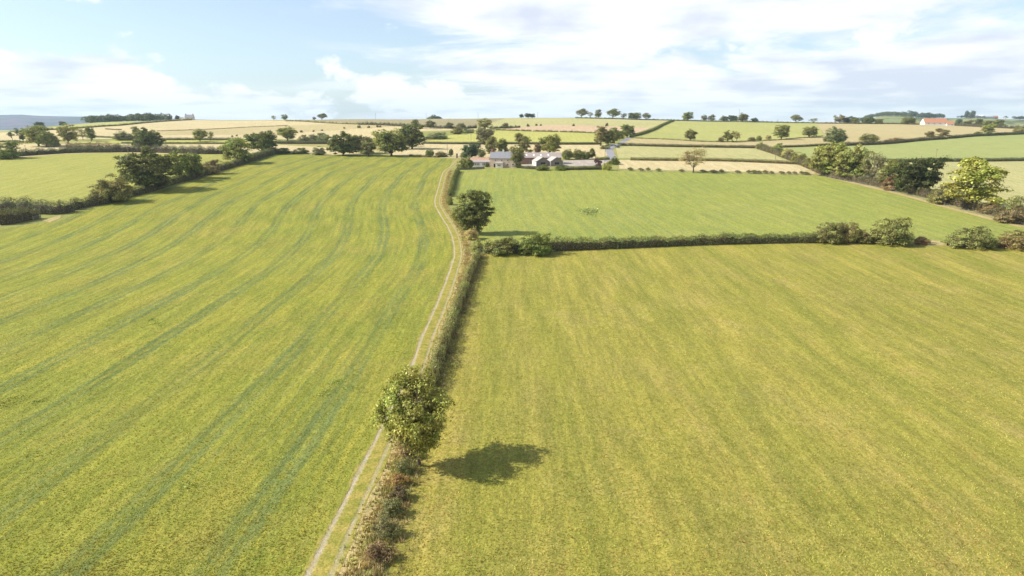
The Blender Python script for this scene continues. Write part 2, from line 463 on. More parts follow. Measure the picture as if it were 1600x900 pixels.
mt_cream = field_mat('cream_stubble', (0.52, 0.43, 0.21), (0.62, 0.51, 0.26), None, 0.02, None, band=(2.5, 0.4), bandcol=(0.50, 0.38, 0.18))
mt_tan = field_mat('tan_stubble', (0.44, 0.355, 0.16), (0.53, 0.43, 0.21), None, 0.015, None, band=(3, 0.4), bandcol=(0.40, 0.32, 0.12))
mt_pink = field_mat('pinkish_stubble', (0.50, 0.35, 0.20), (0.58, 0.42, 0.24), None, 0.015)
mt_yellow = field_mat('yellow_green_crop', (0.40, 0.385, 0.09), (0.47, 0.44, 0.12), None, 0.02)
mt_pale = field_mat('pale_pasture', (0.40, 0.37, 0.14), (0.50, 0.44, 0.19), None, 0.015, None, band=(4, 0.3), bandcol=(0.36, 0.36, 0.12))
mt_slope = field_mat('slope_pasture', (0.36, 0.36, 0.10), (0.46, 0.42, 0.14), None, 0.012, None, band=(5, 0.3), bandcol=(0.32, 0.35, 0.09))
mt_green = field_mat('fresh_green_crop', (0.31, 0.335, 0.10), (0.37, 0.375, 0.125), None, 0.01, None, band=(5, 0.25), bandcol=(0.28, 0.315, 0.09))
mt_brown = field_mat('brownish_ridge_grass', (0.30, 0.25, 0.12), (0.38, 0.30, 0.16), None, 0.01, None, band=(4, 0.4), bandcol=(0.27, 0.27, 0.11))
mt_verge = field_mat('dry_verge', (0.42, 0.33, 0.12), (0.55, 0.42, 0.20), (0.24, 0.25, 0.05), 0.15)
mt_gravel = field_mat('gravel_yard', (0.42, 0.35, 0.28), (0.50, 0.42, 0.34), (0.33, 0.31, 0.16), 0.1, fine=2)

def tside(off, y0, y1, step=8.0):
    return [(float(np.interp(y, TL[_o, 1], TL[_o, 0])) + off, y) for y in np.arange(y0, y1, step)]
yT = at(707, 262).y
tr_rel = lambda x, y: x - track_x(y)
# left big field
sheet('pasture_field', [(-140, 25)] + tside(-1.25, 25, yT, 8) + px((704, 258), (708, 248), (650, 245.5), (600, 244.5), (520, 242.5), (430, 240.5), (382, 256), (345, 270), (300, 281), (240, 299), (170, 319), (120, 332), (90, 346), (40, 352), (0, 357)) + [(-230, 150), (-190, 80)],
      0.03, mt_left, 'big green yellow field left of the track with curved tramlines', 5, tr_rel)
_hl = [at(752, 398), at(735, 440), at(700, 540), at(668, 640), at(642, 735)]
HX = lambda y: float(np.interp(y, [p.y for p in _hl][::-1], [p.x for p in _hl][::-1]))
sheet('pasture_field', [(HX(50) + 0.8, 25)] + [(HX(y) + 0.6, y) for y in np.arange(30, 178, 8)] + px((757, 396.5), (820, 395), (870, 392), (1000, 386.5), (1100, 382.5), (1200, 380), (1275, 379), (1400, 381), (1500, 384.5), (1600, 389)) + [(190, 165), (240, 120), (200, 25)],
      0.035, mt_right, 'yellow olive grass field filling the lower right', 5)
sheet('pasture_field', px((718, 266), (740, 263.5), (870, 266), (960, 265.5), (1100, 269), (1285, 275), (1400, 304), (1500, 331), (1600, 357)) + [tuple((at(1600, 357) + Vector((60, -25, 0)))[:2])] + px((1600, 384), (1450, 379), (1300, 377), (1100, 381), (1000, 385), (870, 391), (770, 394), (745, 372), (722, 336), (706, 306)),
      0.03, mt_mid, 'green grass field in the middle right below the farm', 5, lambda x, y: x - 0.9 * track_x(y) - 0.05 * (y - 200))
sheet('pasture_field', px((0, 249), (100, 241), (170, 239), (340, 241.5), (420, 238), (378, 253), (340, 266), (300, 275), (240, 292), (170, 312), (120, 324), (60, 330), (0, 333)) + [(-330, 190), (-330, 380)],
      0.03, mt_upl, 'pale yellow green field beyond the left hedge', 6)
# far left
sheet('stubble_field', px((0, 226), (60, 225), (190, 225), (280, 226), (430, 226), (600, 236), (520, 242), (430, 239.5), (340, 241), (170, 238.5), (100, 240.5), (0, 248)), 0.025, mt_cream, 'cream stubble strip behind the left hedge of the pale field', 8)
sheet('stubble_field', px((700, 197), (560, 190), (450, 188.3), (290, 187.6), (150, 198.5), (68, 204), (0, 207), (0, 221), (190, 217), (430, 217), (520, 220), (600, 214), (660, 205), (780, 201.5)), 0.03, mt_cream, 'broad cream stubble slope rising to the left skyline', 10)
sheet('pasture_field', px((0, 208), (68, 202.5), (150, 197), (290, 187.4), (200, 189.5), (135, 193), (60, 201)), 0.05, mt_slope, 'yellow green strip along the left skyline below the wood', 10)
sheet('crop_field', px((100, 224), (190, 218.5), (430, 218.5), (430, 223), (190, 223.5)), 0.05, mt_yellow, 'narrow yellow strip between two hedges on the left', 8)
sheet('stubble_field', px((245, 204.4), (450, 196.5), (560, 192), (640, 197), (500, 205), (400, 210), (180, 213)), 0.055, mt_tan, 'tan stubble panel in the middle of the left slope', 10)
sheet('ridge_field', px((450, 188.2), (560, 186.6), (700, 185.2), (790, 184.8), (745, 197.5), (650, 198.5), (560, 192.5)), 0.06, mt_brown, 'brownish grass field on the central skyline', 10)
# behind the farm
sheet('stubble_field', px((590, 236), (650, 222.5), (800, 223.5), (950, 225), (960, 240), (930, 249), (880, 247), (760, 249), (705, 247), (620, 243.5)), 0.03, mt_cream, 'cream stubble field directly behind the farmhouse', 7)
sheet('crop_field', px((664, 222), (700, 212), (745, 205.5), (790, 203.5), (880, 206), (980, 209.5), (945, 222.5), (820, 222)), 0.04, mt_yellow, 'bright yellow green field above the farm roofs', 7)
sheet('stubble_field', px((770, 203), (850, 195), (1020, 198), (1000, 206), (985, 210), (880, 206.5)), 0.05, mt_pink, 'pinkish stubble field above the yellow crop', 8)
sheet('pasture_field', px((770, 202.5), (745, 197.5), (790, 185), (860, 184.8), (900, 184.8), (1000, 187.2), (1052, 188.5), (1018, 200), (930, 196), (850, 195.5)), 0.07, mt_pale, 'pale grass field on the skyline above the farm', 10)
# right of the farm road
sheet('stubble_field', px((968, 264), (966, 250), (1000, 250), (1240, 255.5), (1285, 272), (1100, 267)), 0.04, mt_cream, 'cream stubble strip behind the gappy bush row', 6)
sheet('stubble_field', px((966, 247), (962, 231), (975, 227.5), (1184, 231.5), (1236, 253), (1100, 249)), 0.05, mt_pale, 'pale straw field between the two long hedges', 6)
sheet('stubble_field', px((965, 226), (985, 215.5), (1060, 218), (1130, 222), (1220, 218), (1288, 213), (1297, 226), (1184, 229.5)), 0.055, mt_tan, 'tan strip below the line of hillside trees', 7)
sheet('pasture_field', px((984, 215), (1056, 189), (1200, 191.6), (1276, 192.6), (1288, 212.5), (1220, 217.5), (1130, 221.5), (1060, 217)), 0.06, mt_slope, 'yellow green hillside field dotted with round trees', 8)
sheet('plough_field', px((1276, 192.8), (1330, 193), (1400, 193.6), (1500, 197), (1600, 202), (1600, 207), (1500, 212), (1440, 217), (1325, 225), (1290, 214)), 0.06, mt_tan, 'tan ploughed hillside below the orange roofed barn', 8)
sheet('crop_field', px((1200, 233), (1295, 228), (1325, 226.5), (1440, 220), (1500, 214), (1600, 210)) + [(520, 560), (520, 440)] + px((1600, 249), (1450, 250), (1340, 253), (1250, 250)), 0.05, mt_green, 'fresh green field on the right between two hedges', 8)
sheet('stubble_field', px((1260, 254), (1450, 252.5), (1600, 251.5)) + [(420, 400), (330, 240)] + px((1600, 345), (1500, 318), (1400, 292), (1300, 268)), 0.035, mt_pale, 'straw coloured field behind the right hand trees', 8)
# verges
def ribbon(name, pts, wd, lift, mat, label, kind='structure', step=1.5, across_edges=None):
    L = smooth_line(pts, step)
    T = np.gradient(L, axis=0); T /= np.linalg.norm(T, axis=1)[:, None] + 1e-9
    Nn = np.stack([T[:, 1], -T[:, 0]], 1)
    k = 7
    offs = np.linspace(-wd / 2, wd / 2, k)
    wob = 1 + 0.12 * np.sin(np.arange(len(L)) * 0.7) + 0.1 * RNG.normal(size=len(L)) * 0.4
    V = []
    for o_ in offs:
        Q = L + Nn * (o_ * (wob if abs(o_) > wd * 0.45 else 1))[:, None] if abs(o_) > wd * 0.45 else L + Nn * o_
        V.append(np.column_stack([Q, ground(Q[:, 0], Q[:, 1]) + lift]))
    V = np.stack(V, 1).reshape(-1, 3)
    i = (np.arange(len(L) - 1)[:, None] * k + np.arange(k - 1)[None]).ravel()
    F = np.stack([i, i + 1, i + k + 1, i + k], 1)
    me = mesh_np(name, V, [F], mat, True)
    A = me.attributes.new('across', 'FLOAT', 'POINT')
    A.data.foreach_set('value', np.tile(offs, len(L)).astype(np.float32))
    return tag(link(bpy.data.objects.new(name, me)), label, kind=kind)
def track_mat():
    m, t, o = newmat('rutted_track'); N = NT(t)
    tc = N.n('ShaderNodeTexCoord').outputs['Object']
    a = N.n('ShaderNodeAttribute', attribute_name='across').outputs['Fac']
    w = N.m('MULTIPLY_ADD', N.noise(tc, 0.5, 5, 0.7), 0.5, -0.25)
    d = N.m('ABSOLUTE', N.m('SUBTRACT', N.m('ABSOLUTE', N.m('ADD', a, N.m('MULTIPLY', w, 0.5))), 0.92))
    rag = N.m('MULTIPLY_ADD', N.noise(tc, 2.6, 5, 0.75), 0.55, -0.27)
    rut = N.m('MULTIPLY', N.m('MULTIPLY', N.m('MULTIPLY_ADD', N.m('GREATER_THAN', a, 0.0), -0.35, 1.0), N.m('SUBTRACT', 1.0, N.ramp(N.m('ADD', d, N.m('MULTIPLY', rag, 1.5)), 0.11, 0.34))), N.m('MULTIPLY_ADD', N.ramp(N.noise(tc, 0.9, 4, 0.7), 0.38, 0.6), 0.55, 0.45))
    fine = N.noise(tc, 9, 4, 0.8)
    gr = N.mix(N.ramp(fine, 0.35, 0.65), (0.33, 0.27, 0.18), (0.56, 0.48, 0.35))
    grass = N.mix(N.ramp(N.noise(tc, 0.7, 5, 0.7), 0.38, 0.62), (0.22, 0.23, 0.035), (0.40, 0.32, 0.08))
    grass = N.mix(N.ramp(N.noise(tc, 5, 4, 0.8), 0.3, 0.7), N.mix(1.0, grass, (0.55, 0.6, 0.55), 'MULTIPLY'), N.mix(1.0, grass, (1.4, 1.3, 1.4), 'MULTIPLY'))
    col = N.mix(rut, grass, gr)
    h = N.m('ADD', N.m('MULTIPLY', rut, -0.6), N.noise(tc, 3, 4, 0.7))
    t.links.new(N.bsdf(col, 0.95, 0.1, h, 0.8, 0.12), o.inputs[0]); return m
ribbon('track', [(p.x, p.y) for p in TP] + [tuple(at(717, 249)[:2])], 2.9, 0.06, track_mat(), 'rutted farm track with two gravel wheel lines and a grassy middle')
vr = ribbon('verge', [(float(np.interp(y, TL[_o, 1], TL[_o, 0])) + 2.45, y) for y in np.arange(26, yT - 14, 9)], 2.6, 0.045, mt_verge, 'dry straw coloured verge between track and hedge')
ribbon('verge', px((1262, 266), (1300, 277.5), (1400, 302), (1500, 329.5), (1600, 355)), 3.2, 0.055, mt_verge, 'dry straw verge along the post fence on the right')
sheet('bare_patch', px((66, 345), (78, 341), (96, 336), (94, 341), (78, 348)), 0.07, mt_verge, 'bare tan bank in the gap of the left hedge', 3)
sheet('bracken_patch', px((1418, 381), (1440, 374), (1468, 377), (1480, 384), (1440, 384)), 0.07, mt_verge, 'brown dead bracken patch in the cross hedge gap', 3)
# farm yard, road, garden
sheet('yard', px((812, 262), (884, 259.5), (905, 260), (948, 258), (952, 249), (930, 249.5), (880, 251), (812, 258)), 0.05, mt_gravel, 'pale gravel farm yard east of the sheds', 3)
def road_mat():
    m, t, o = newmat('asphalt'); N = NT(t)
    tc = N.n('ShaderNodeTexCoord').outputs['Object']
    f = N.noise(tc, 3, 6, 0.8); g = N.noise(tc, 0.2, 4)
    col = N.mix(N.ramp(f, 0.3, 0.7), (0.20, 0.20, 0.22), (0.30, 0.29, 0.31))
    t.links.new(N.bsdf(N.mix(N.m('MULTIPLY', g, 0.5), col, (0.36, 0.33, 0.3)), 0.85, 0.2, f, 0.2, 0.02), o.inputs[0]); return m
mt_road = road_mat()
ribbon('road', px((950, 252), (955, 247), (954, 240), (951.5, 233), (957, 229), (966, 226.5)), 5.0, 0.09, mt_road, 'grey lane climbing from the farm yard to the trees')
ribbon('road', px((966, 226.5), (985, 215), (1010, 205.5), (1040, 194), (1050, 189.5)), 4.5, 0.10, mt_road, 'narrow lane running up beside the diagonal hedge to the skyline')

# ------------------------------------------------------------------ foliage builders
def leaves(C, Nrm, size, tilt=0.9, aspect=0.65):
    """quads at centres C facing roughly Nrm"""
    n = len(C)
    nr = Nrm + RNG.normal(size=(n, 3)) * tilt
    nr /= np.linalg.norm(nr, axis=1)[:, None] + 1e-9
    r = RNG.normal(size=(n, 3))
    a = np.cross(nr, r); a /= np.linalg.norm(a, axis=1)[:, None] + 1e-9
    b = np.cross(nr, a)
    s = (size * RNG.uniform(0.55, 1.35, n))[:, None] * 0.5
    bend = nr * s * RNG.uniform(-0.5, 0.5, (n, 1))
    V = np.stack([C - a * s, C - b * s * aspect + bend, C + a * s, C + b * s * aspect + bend], 1).reshape(-1, 3)
    F = np.arange(4 * n).reshape(n, 4)
    return V, F
def tube(path, r0, r1, seg=6):
    P = np.array(path, float); n = len(P)
    T = np.gradient(P, axis=0); T /= np.linalg.norm(T, axis=1)[:, None] + 1e-9
    up = np.array([0.31, 0.17, 0.93])
    A = np.cross(T, up); A /= np.linalg.norm(A, axis=1)[:, None] + 1e-6
    B = np.cross(T, A)
    R = np.linspace(r0, r1, n)[:, None]
    th = np.arange(seg) * 2 * math.pi / seg
    V = np.concatenate([P[:, None] + R[:, None] * (A[:, None] * np.cos(th)[None, :, None] + B[:, None] * np.sin(th)[None, :, None])], 0).reshape(-1, 3)
    F = []
    for i in range(n - 1):
        for j in range(seg):
            F.append((i * seg + j, i * seg + (j + 1) % seg, (i + 1) * seg + (j + 1) % seg, (i + 1) * seg + j))
    return V, np.array(F)
class Acc:
    def __init__(s): s.V = []; s.F = []; s.n = 0
    def add(s, VF):
        V, F = VF
        s.V.append(V); s.F.append(F + s.n); s.n += len(V)
    def mesh(s, name, mat, smooth=False):
        q = [f for f in s.F if f.shape[1] == 4]; t = [f for f in s.F if f.shape[1] == 3]
        Fs = ([np.vstack(q)] if q else []) + ([np.vstack(t)] if t else [])
        return mesh_np(name, np.vstack(s.V), Fs, mat, smooth)

def tree_meshes(name, seed, H=10.0, Wd=9.0, base=0.22, dense=1.0, leaf=0.36, lean=(0, 0), clumps=90, gap=0.25, trunk=0.3, flat=1.0, crown_pow=1.0, per=70, stems=1, lobes=None):
    """trunk with limbs, and a crown of leaf clumps held by the limbs"""
    rg = np.random.default_rng(seed)
    global RNG
    keep, RNG = RNG, rg
    wood = Acc(); crown = Acc()
    zc = H * (base + (1 - base) * 0.5); rz = H * (1 - base) * 0.5; rx = Wd / 2
    if dense > 0.7: clumps = int(clumps * 1.3)
    # clump centres through the crown volume, denser near its surface
    ph = rg.uniform(0, 6.28, 6)
    if lobes is None:
        lobes = [(0.0, 0.0, zc, rx * 0.74, rz * 0.78)]
        nlb = 7 + int(Wd / H * 3)
        for q in range(nlb):
            a = q * 2.4 + rg.uniform(-0.5, 0.5); e_ = rg.uniform(-0.75, 0.95)
            fr_ = math.sqrt(max(0.0, 1 - (e_ * 0.85) ** 2)) * rg.uniform(0.42, 0.60)
            R = rg.uniform(0.30, 0.46)
            z_ = zc + e_ * rz * 0.62
            lobes.append((math.cos(a) * rx * fr_, math.sin(a) * rx * fr_, z_, rx * R, min(rz, rx * 1.2) * R * 0.92))
        if base < 0.11 and crown_pow == 1.0:
            for q in range(6):
                a = q * 1.05 + rg.uniform(-0.3, 0.3); f_ = rg.uniform(0.35, 0.62)
                lobes.append((math.cos(a) * rx * f_, math.sin(a) * rx * f_, H * (max(base, 0.0) + rg.uniform(0.17, 0.30)), rx * rg.uniform(0.30, 0.40), H * 0.17))
    C = []
    wgt = np.array([l[3] ** 2 for l in lobes]); wgt = wgt / wgt.sum()
    tries = 0
    while len(C) < clumps and tries < 20000:
        tries += 1
        l = lobes[rg.choice(len(lobes), p=wgt)]
        d = rg.normal(size=3); d /= np.linalg.norm(d)
        rr = rg.uniform(0.25, 1.0) ** 0.4
        c = np.array([l[0] + d[0] * l[3] * rr, l[1] + d[1] * l[3] * rr, l[2] + d[2] * l[4] * rr])
        t = (c[2] - zc) / rz
        if crown_pow > 1: c[0] *= max(0.12, 1 - 0.4 * (t + 0.8)); c[1] *= max(0.12, 1 - 0.4 * (t + 0.8))
        c[0] += lean[0] * max(0, c[2] / H); c[1] += lean[1] * max(0, c[2] / H)
        g = math.sin(c[0] * 2.1 / rx * 1.6 + ph[3]) * math.sin(c[1] * 3.2 / rx + ph[4]) * math.sin(c[2] * 3.0 / rz + ph[5])
        if g > 1 - gap * 2.4: continue
        if c[2] < 0.03 * H: continue
        C.append(c)
    C = np.array(C)
    # limbs
    nst = stems
    forks = []
    for k in range(nst):
        off = np.array([rg.normal() * 0.03 * Wd * (nst > 1), rg.normal() * 0.03 * Wd * (nst > 1), 0])
        f = np.array([lean[0] * base * 0.8 + off[0] * 3, lean[1] * base * 0.8 + off[1] * 3, H * (base + 0.06)])
        mid = (off + f) / 2 + rg.normal(size=3) * (0.02 * H, 0.02 * H, 0)
        wood.add(tube([off + (0, 0, -0.25), off + (0, 0, 0.15 * f[2]), mid, f], trunk * 1.25, trunk * 0.72, 8))
        forks.append(f)
    nl = 8
    order = rg.permutation(len(C))
    mains = C[order[:nl]]
    anchors = []
    for mpt in mains:
        f = forks[rg.integers(len(forks))]
        end = f + (mpt - f) * 0.85
        md = f + (end - f) * 0.5 + np.array([0, 0, -0.03 * H]) + rg.normal(size=3) * 0.02 * H
        wood.add(tube([f, (f * 0.6 + md * 0.4) + rg.normal(size=3) * 0.01 * H, md, end], trunk * 0.5, trunk * 0.12, 6))
        anchors += [md, end, (md + end) / 2]
    wood.add(tube([forks[0], [forks[0][0] + lean[0] * 0.3, forks[0][1] + lean[1] * 0.3, zc + rz * 0.1], [lean[0] * 0.9, lean[1] * 0.9, H * 0.88]], trunk * 0.6, trunk * 0.08, 6))
    anchors += [np.array([forks[0][0] + lean[0] * 0.3, forks[0][1] + lean[1] * 0.3, zc + rz * 0.1])]
    A = np.array(anchors)
    for c in C:
        a = A[np.argmin(np.linalg.norm(A - c, axis=1))]
        md = (a + c) / 2 + rg.normal(size=3) * 0.015 * H + (0, 0, 0.01 * H)
        wood.add(tube([a, md, c], trunk * 0.12, trunk * 0.03, 4))
    # leaves
    cr = 0.105 * (Wd + H * (1 - base)) * 0.5 * (90 / clumps) ** 0.33 * 1.08
    for c in C:
        n = int(per * dense * rg.uniform(0.65, 1.35))
        d = rg.normal(size=(n, 3)); d /= np.linalg.norm(d, axis=1)[:, None]
        d[:, 2] = np.where(d[:, 2] < -0.2, -d[:, 2] * 0.6, d[:, 2])
        r = cr * rg.uniform(0.7, 1.35) * (rg.uniform(0.15, 1.0, n) ** 0.4)
        st = np.array([1.05, 1.05, 0.92])
        P = c + d * r[:, None] * st
        out = (c - np.array([0, 0, zc])); out /= np.linalg.norm(out) + 1e-6
        crown.add(leaves(P, d * 0.9 + out * 0.5 + (0, 0, 0.15), leaf, 0.6))
    AV = np.vstack(crown.V)
    tree_meshes.size = (np.percentile(AV[:, 2], 99.7), (np.percentile(AV[:, 0], 99.2) - np.percentile(AV[:, 0], 0.8) + np.percentile(AV[:, 1], 99.2) - np.percentile(AV[:, 1], 0.8)) / 2)
    wm_ = wood.mesh(name + '_wood', M['bark'], True)
    cm_ = crown.mesh(name + '_crown', M['leaf'])
    RNG = keep
    cm_['h'], cm_['w'] = tree_meshes.size
    return wm_, cm_
ARCH = {
    'oak_b':  (10, 12, tree_meshes('oak_b', 31, 10, 12, 0.02, 1.1, 0.42, clumps=150, gap=0.05, trunk=0.4, lean=(0.8, 0))),
    'oak2_b': (10, 11, tree_meshes('oak2_b', 32, 10, 11, 0.05, 1.0, 0.42, clumps=130, gap=0.1, trunk=0.4)),
    'round_b': (10, 10, tree_meshes('round_b', 33, 10, 10, 0.08, 1.0, 0.42, clumps=115, gap=0.12, trunk=0.35, lean=(0.7, 0))),
    'round_c': (10, 10, tree_meshes('round_c', 36, 10, 10, 0.05, 0.9, 0.42, clumps=105, gap=0.2, trunk=0.35)),
    'ash_b':  (10, 9, tree_meshes('ash_b', 34, 10, 9, 0.06, 0.8, 0.40, clumps=95, gap=0.28, trunk=0.3)),
    'bush_b': (10, 15, tree_meshes('bush_b', 35, 10, 15, -0.40, 0.95, 0.50, clumps=140, gap=0.08, trunk=0.25, stems=3, lean=(1.0, 0))),
    'oak':    (10, 12, tree_meshes('oak', 11, 10, 12, 0.03, 1.1, 0.42, clumps=150, gap=0.05, trunk=0.4)),
    'oak2':   (10, 11, tree_meshes('oak2', 12, 10, 11, 0.05, 1.0, 0.42, clumps=130, gap=0.10, trunk=0.4)),
    'round':  (10, 10, tree_meshes('round', 13, 10, 10, 0.07, 1.0, 0.42, clumps=115, gap=0.10, trunk=0.35)),
    'ash':    (10, 9, tree_meshes('ash', 14, 10, 9, 0.05, 0.8, 0.40, clumps=100, gap=0.28, trunk=0.3)),
    'ash2':   (10, 7.5, tree_meshes('ash2', 15, 10, 7.5, 0.04, 0.85, 0.40, clumps=95, gap=0.2, trunk=0.3)),
    'airy':   (10, 10, tree_meshes('airy', 16, 10, 10, 0.14, 0.42, 0.38, clumps=85, gap=0.33, trunk=0.25)),
    'wind':   (10, 13, tree_meshes('wind', 17, 10, 13, 0.12, 0.9, 0.42, lean=(1.6, 0.3), clumps=110, gap=0.15, trunk=0.35)),
    'cone':   (10, 6, tree_meshes('cone', 18, 10, 6, 0.0, 1.1, 0.38, clumps=90, gap=0.03, trunk=0.3, crown_pow=3.0)),
    'bush':   (10, 15, tree_meshes('bush', 19, 10, 15, -0.45, 1.0, 0.50, clumps=150, gap=0.05, trunk=0.25, stems=3)),
    'bush2':  (10, 18, tree_meshes('bush2', 20, 10, 18, -0.35, 0.9, 0.52, lean=(1.5, 0), clumps=150, gap=0.12, trunk=0.2, stems=4)),
    'bush3':  (10, 12, tree_meshes('bush3', 21, 10, 12, -0.25, 0.8, 0.46, clumps=115, gap=0.2, trunk=0.2, stems=3)),
    'tall':   (10, 6.5, tree_meshes('tall', 22, 10, 6.5, 0.06, 0.85, 0.36, clumps=90, gap=0.2, trunk=0.28)),
    'tiers':  (10, 11, tree_meshes('tiers', 23, 10, 11, 0.3, 0.7, 0.4, clumps=50, gap=0.45, trunk=0.28)),
}
# leaf colours
DK = (0.105, 0.125, 0.020); MD = (0.165, 0.190, 0.030); LT = (0.255, 0.275, 0.050); YG = (0.30, 0.31, 0.042)
OL = (0.215, 0.205, 0.050); BR = (0.24, 0.17, 0.065); GR = (0.195, 0.205, 0.080); AU = (0.42, 0.36, 0.12); PU = (0.14, 0.06, 0.06); BL = (0.075, 0.105, 0.046)

def put_tree(bx, by, hp, wp, arch, col, label, cat='tree', group=None, name=None, parts=True, at_=None, rot=None):
    p = at_ if at_ is not None else at(bx, by)
    k = mpp(p)
    arch = random.choice({'oak': ['oak', 'oak_b'], 'oak2': ['oak2', 'oak2_b'], 'round': ['round', 'round_b', 'round_c'], 'ash': ['ash', 'ash_b'], 'bush': ['bush', 'bush_b']}.get(arch, [arch]))
    wmesh, cmesh = ARCH[arch][2]; h0, w0 = cmesh['h'], cmesh['w']
    h = hp * k; w = wp * k * 0.93
    nm = name or ('bush' if cat in ('bush', 'shrub') else 'tree')
    sx = w / w0; sz = h / h0
    rz = random.uniform(0, 6.28) if rot is None else rot
    if arch == 'wind' or arch == 'bush2': rz = random.uniform(-0.5, 0.5)
    if parts:
        e = empty(nm, (p.x, p.y, p.z - 0.05), rz, (sx, sx, sz))
        tag(e, label, cat, group)
        a = link(bpy.data.objects.new('trunk' if cat == 'tree' else 'stems', wmesh), e)
        c = link(bpy.data.objects.new('crown' if cat == 'tree' else 'foliage', cmesh), e)
        j = [v * random.uniform(0.9, 1.1) for v in col]
        c.color = (*j, 1)
        return e
    c = link(bpy.data.objects.new(nm, cmesh)); c.location = (p.x, p.y, p.z - 0.05); c.rotation_euler = (0, 0, rz); c.scale = (sx, sx, sz)
    c.color = (*[v * random.uniform(0.9, 1.1) for v in col], 1)
    return tag(c, label, cat, group)

# two trees close to the track
def own_tree(px_, py_, mesh_kw, col, label, rot=0.0):
    p = at(px_, py_)
    wmesh, cmesh = tree_meshes('near', **mesh_kw)
    e = empty('tree', (p.x, p.y, p.z), rot); tag(e, label, 'tree')
    link(bpy.data.objects.new('trunk', wmesh), e)
    c = link(bpy.data.objects.new('crown', cmesh), e); c.color = (*col, 1)
    return e
own_tree(655, 728, dict(seed=41, H=11.0, Wd=8.6, base=0.10, dense=1.0, leaf=0.26, clumps=300, gap=0.24, trunk=0.22, per=52,
         lobes=[(-1.7, 1.6, 7.9, 2.2, 2.1), (-0.4, 2.2, 9.0, 1.8, 1.5), (-2.7, -0.8, 6.3, 1.9, 1.8), (-0.6, 0.2, 7.2, 2.8, 2.4), (-0.2, -2.4, 6.0, 2.0, 1.8), (0.2, 2.8, 6.2, 2.0, 1.7), (1.9, 0.3, 6.4, 1.9, 1.8), (2.4, -0.8, 4.6, 1.7, 1.4), (0.2, -0.6, 4.2, 2.4, 1.7), (-1.8, -1.4, 4.6, 1.6, 1.3), (0.2, -0.4, 2.4, 1.5, 1.2), (0.6, 1.8, 4.2, 1.7, 1.3)]),
         (0.30, 0.31, 0.048), 'tall leafy ash tree beside the rutted track, nearest tree of all')
own_tree(742, 366, dict(seed=43, H=13.4, Wd=12.2, base=-0.02, dense=1.0, leaf=0.36, clumps=260, gap=0.05, trunk=0.34, per=78,
         lobes=[(-1.2, 0, 9.8, 3.6, 3.2), (2.2, 0.4, 10.4, 3.0, 2.6), (-3.6, 0, 6.6, 2.8, 2.8), (0.4, -0.8, 6.2, 3.6, 3.4), (3.4, 0, 7.4, 2.3, 2.6), (-2.6, 0.2, 3.4, 2.2, 2.4), (-0.4, 0, 2.2, 2.4, 1.9), (1.6, 0, 4.0, 2.6, 2.4), (-1.6, -0.6, 5.0, 2.6, 2.6)]),
         (0.130, 0.145, 0.030), 'dark round tree by the bend of the track at the end of the cross hedge')

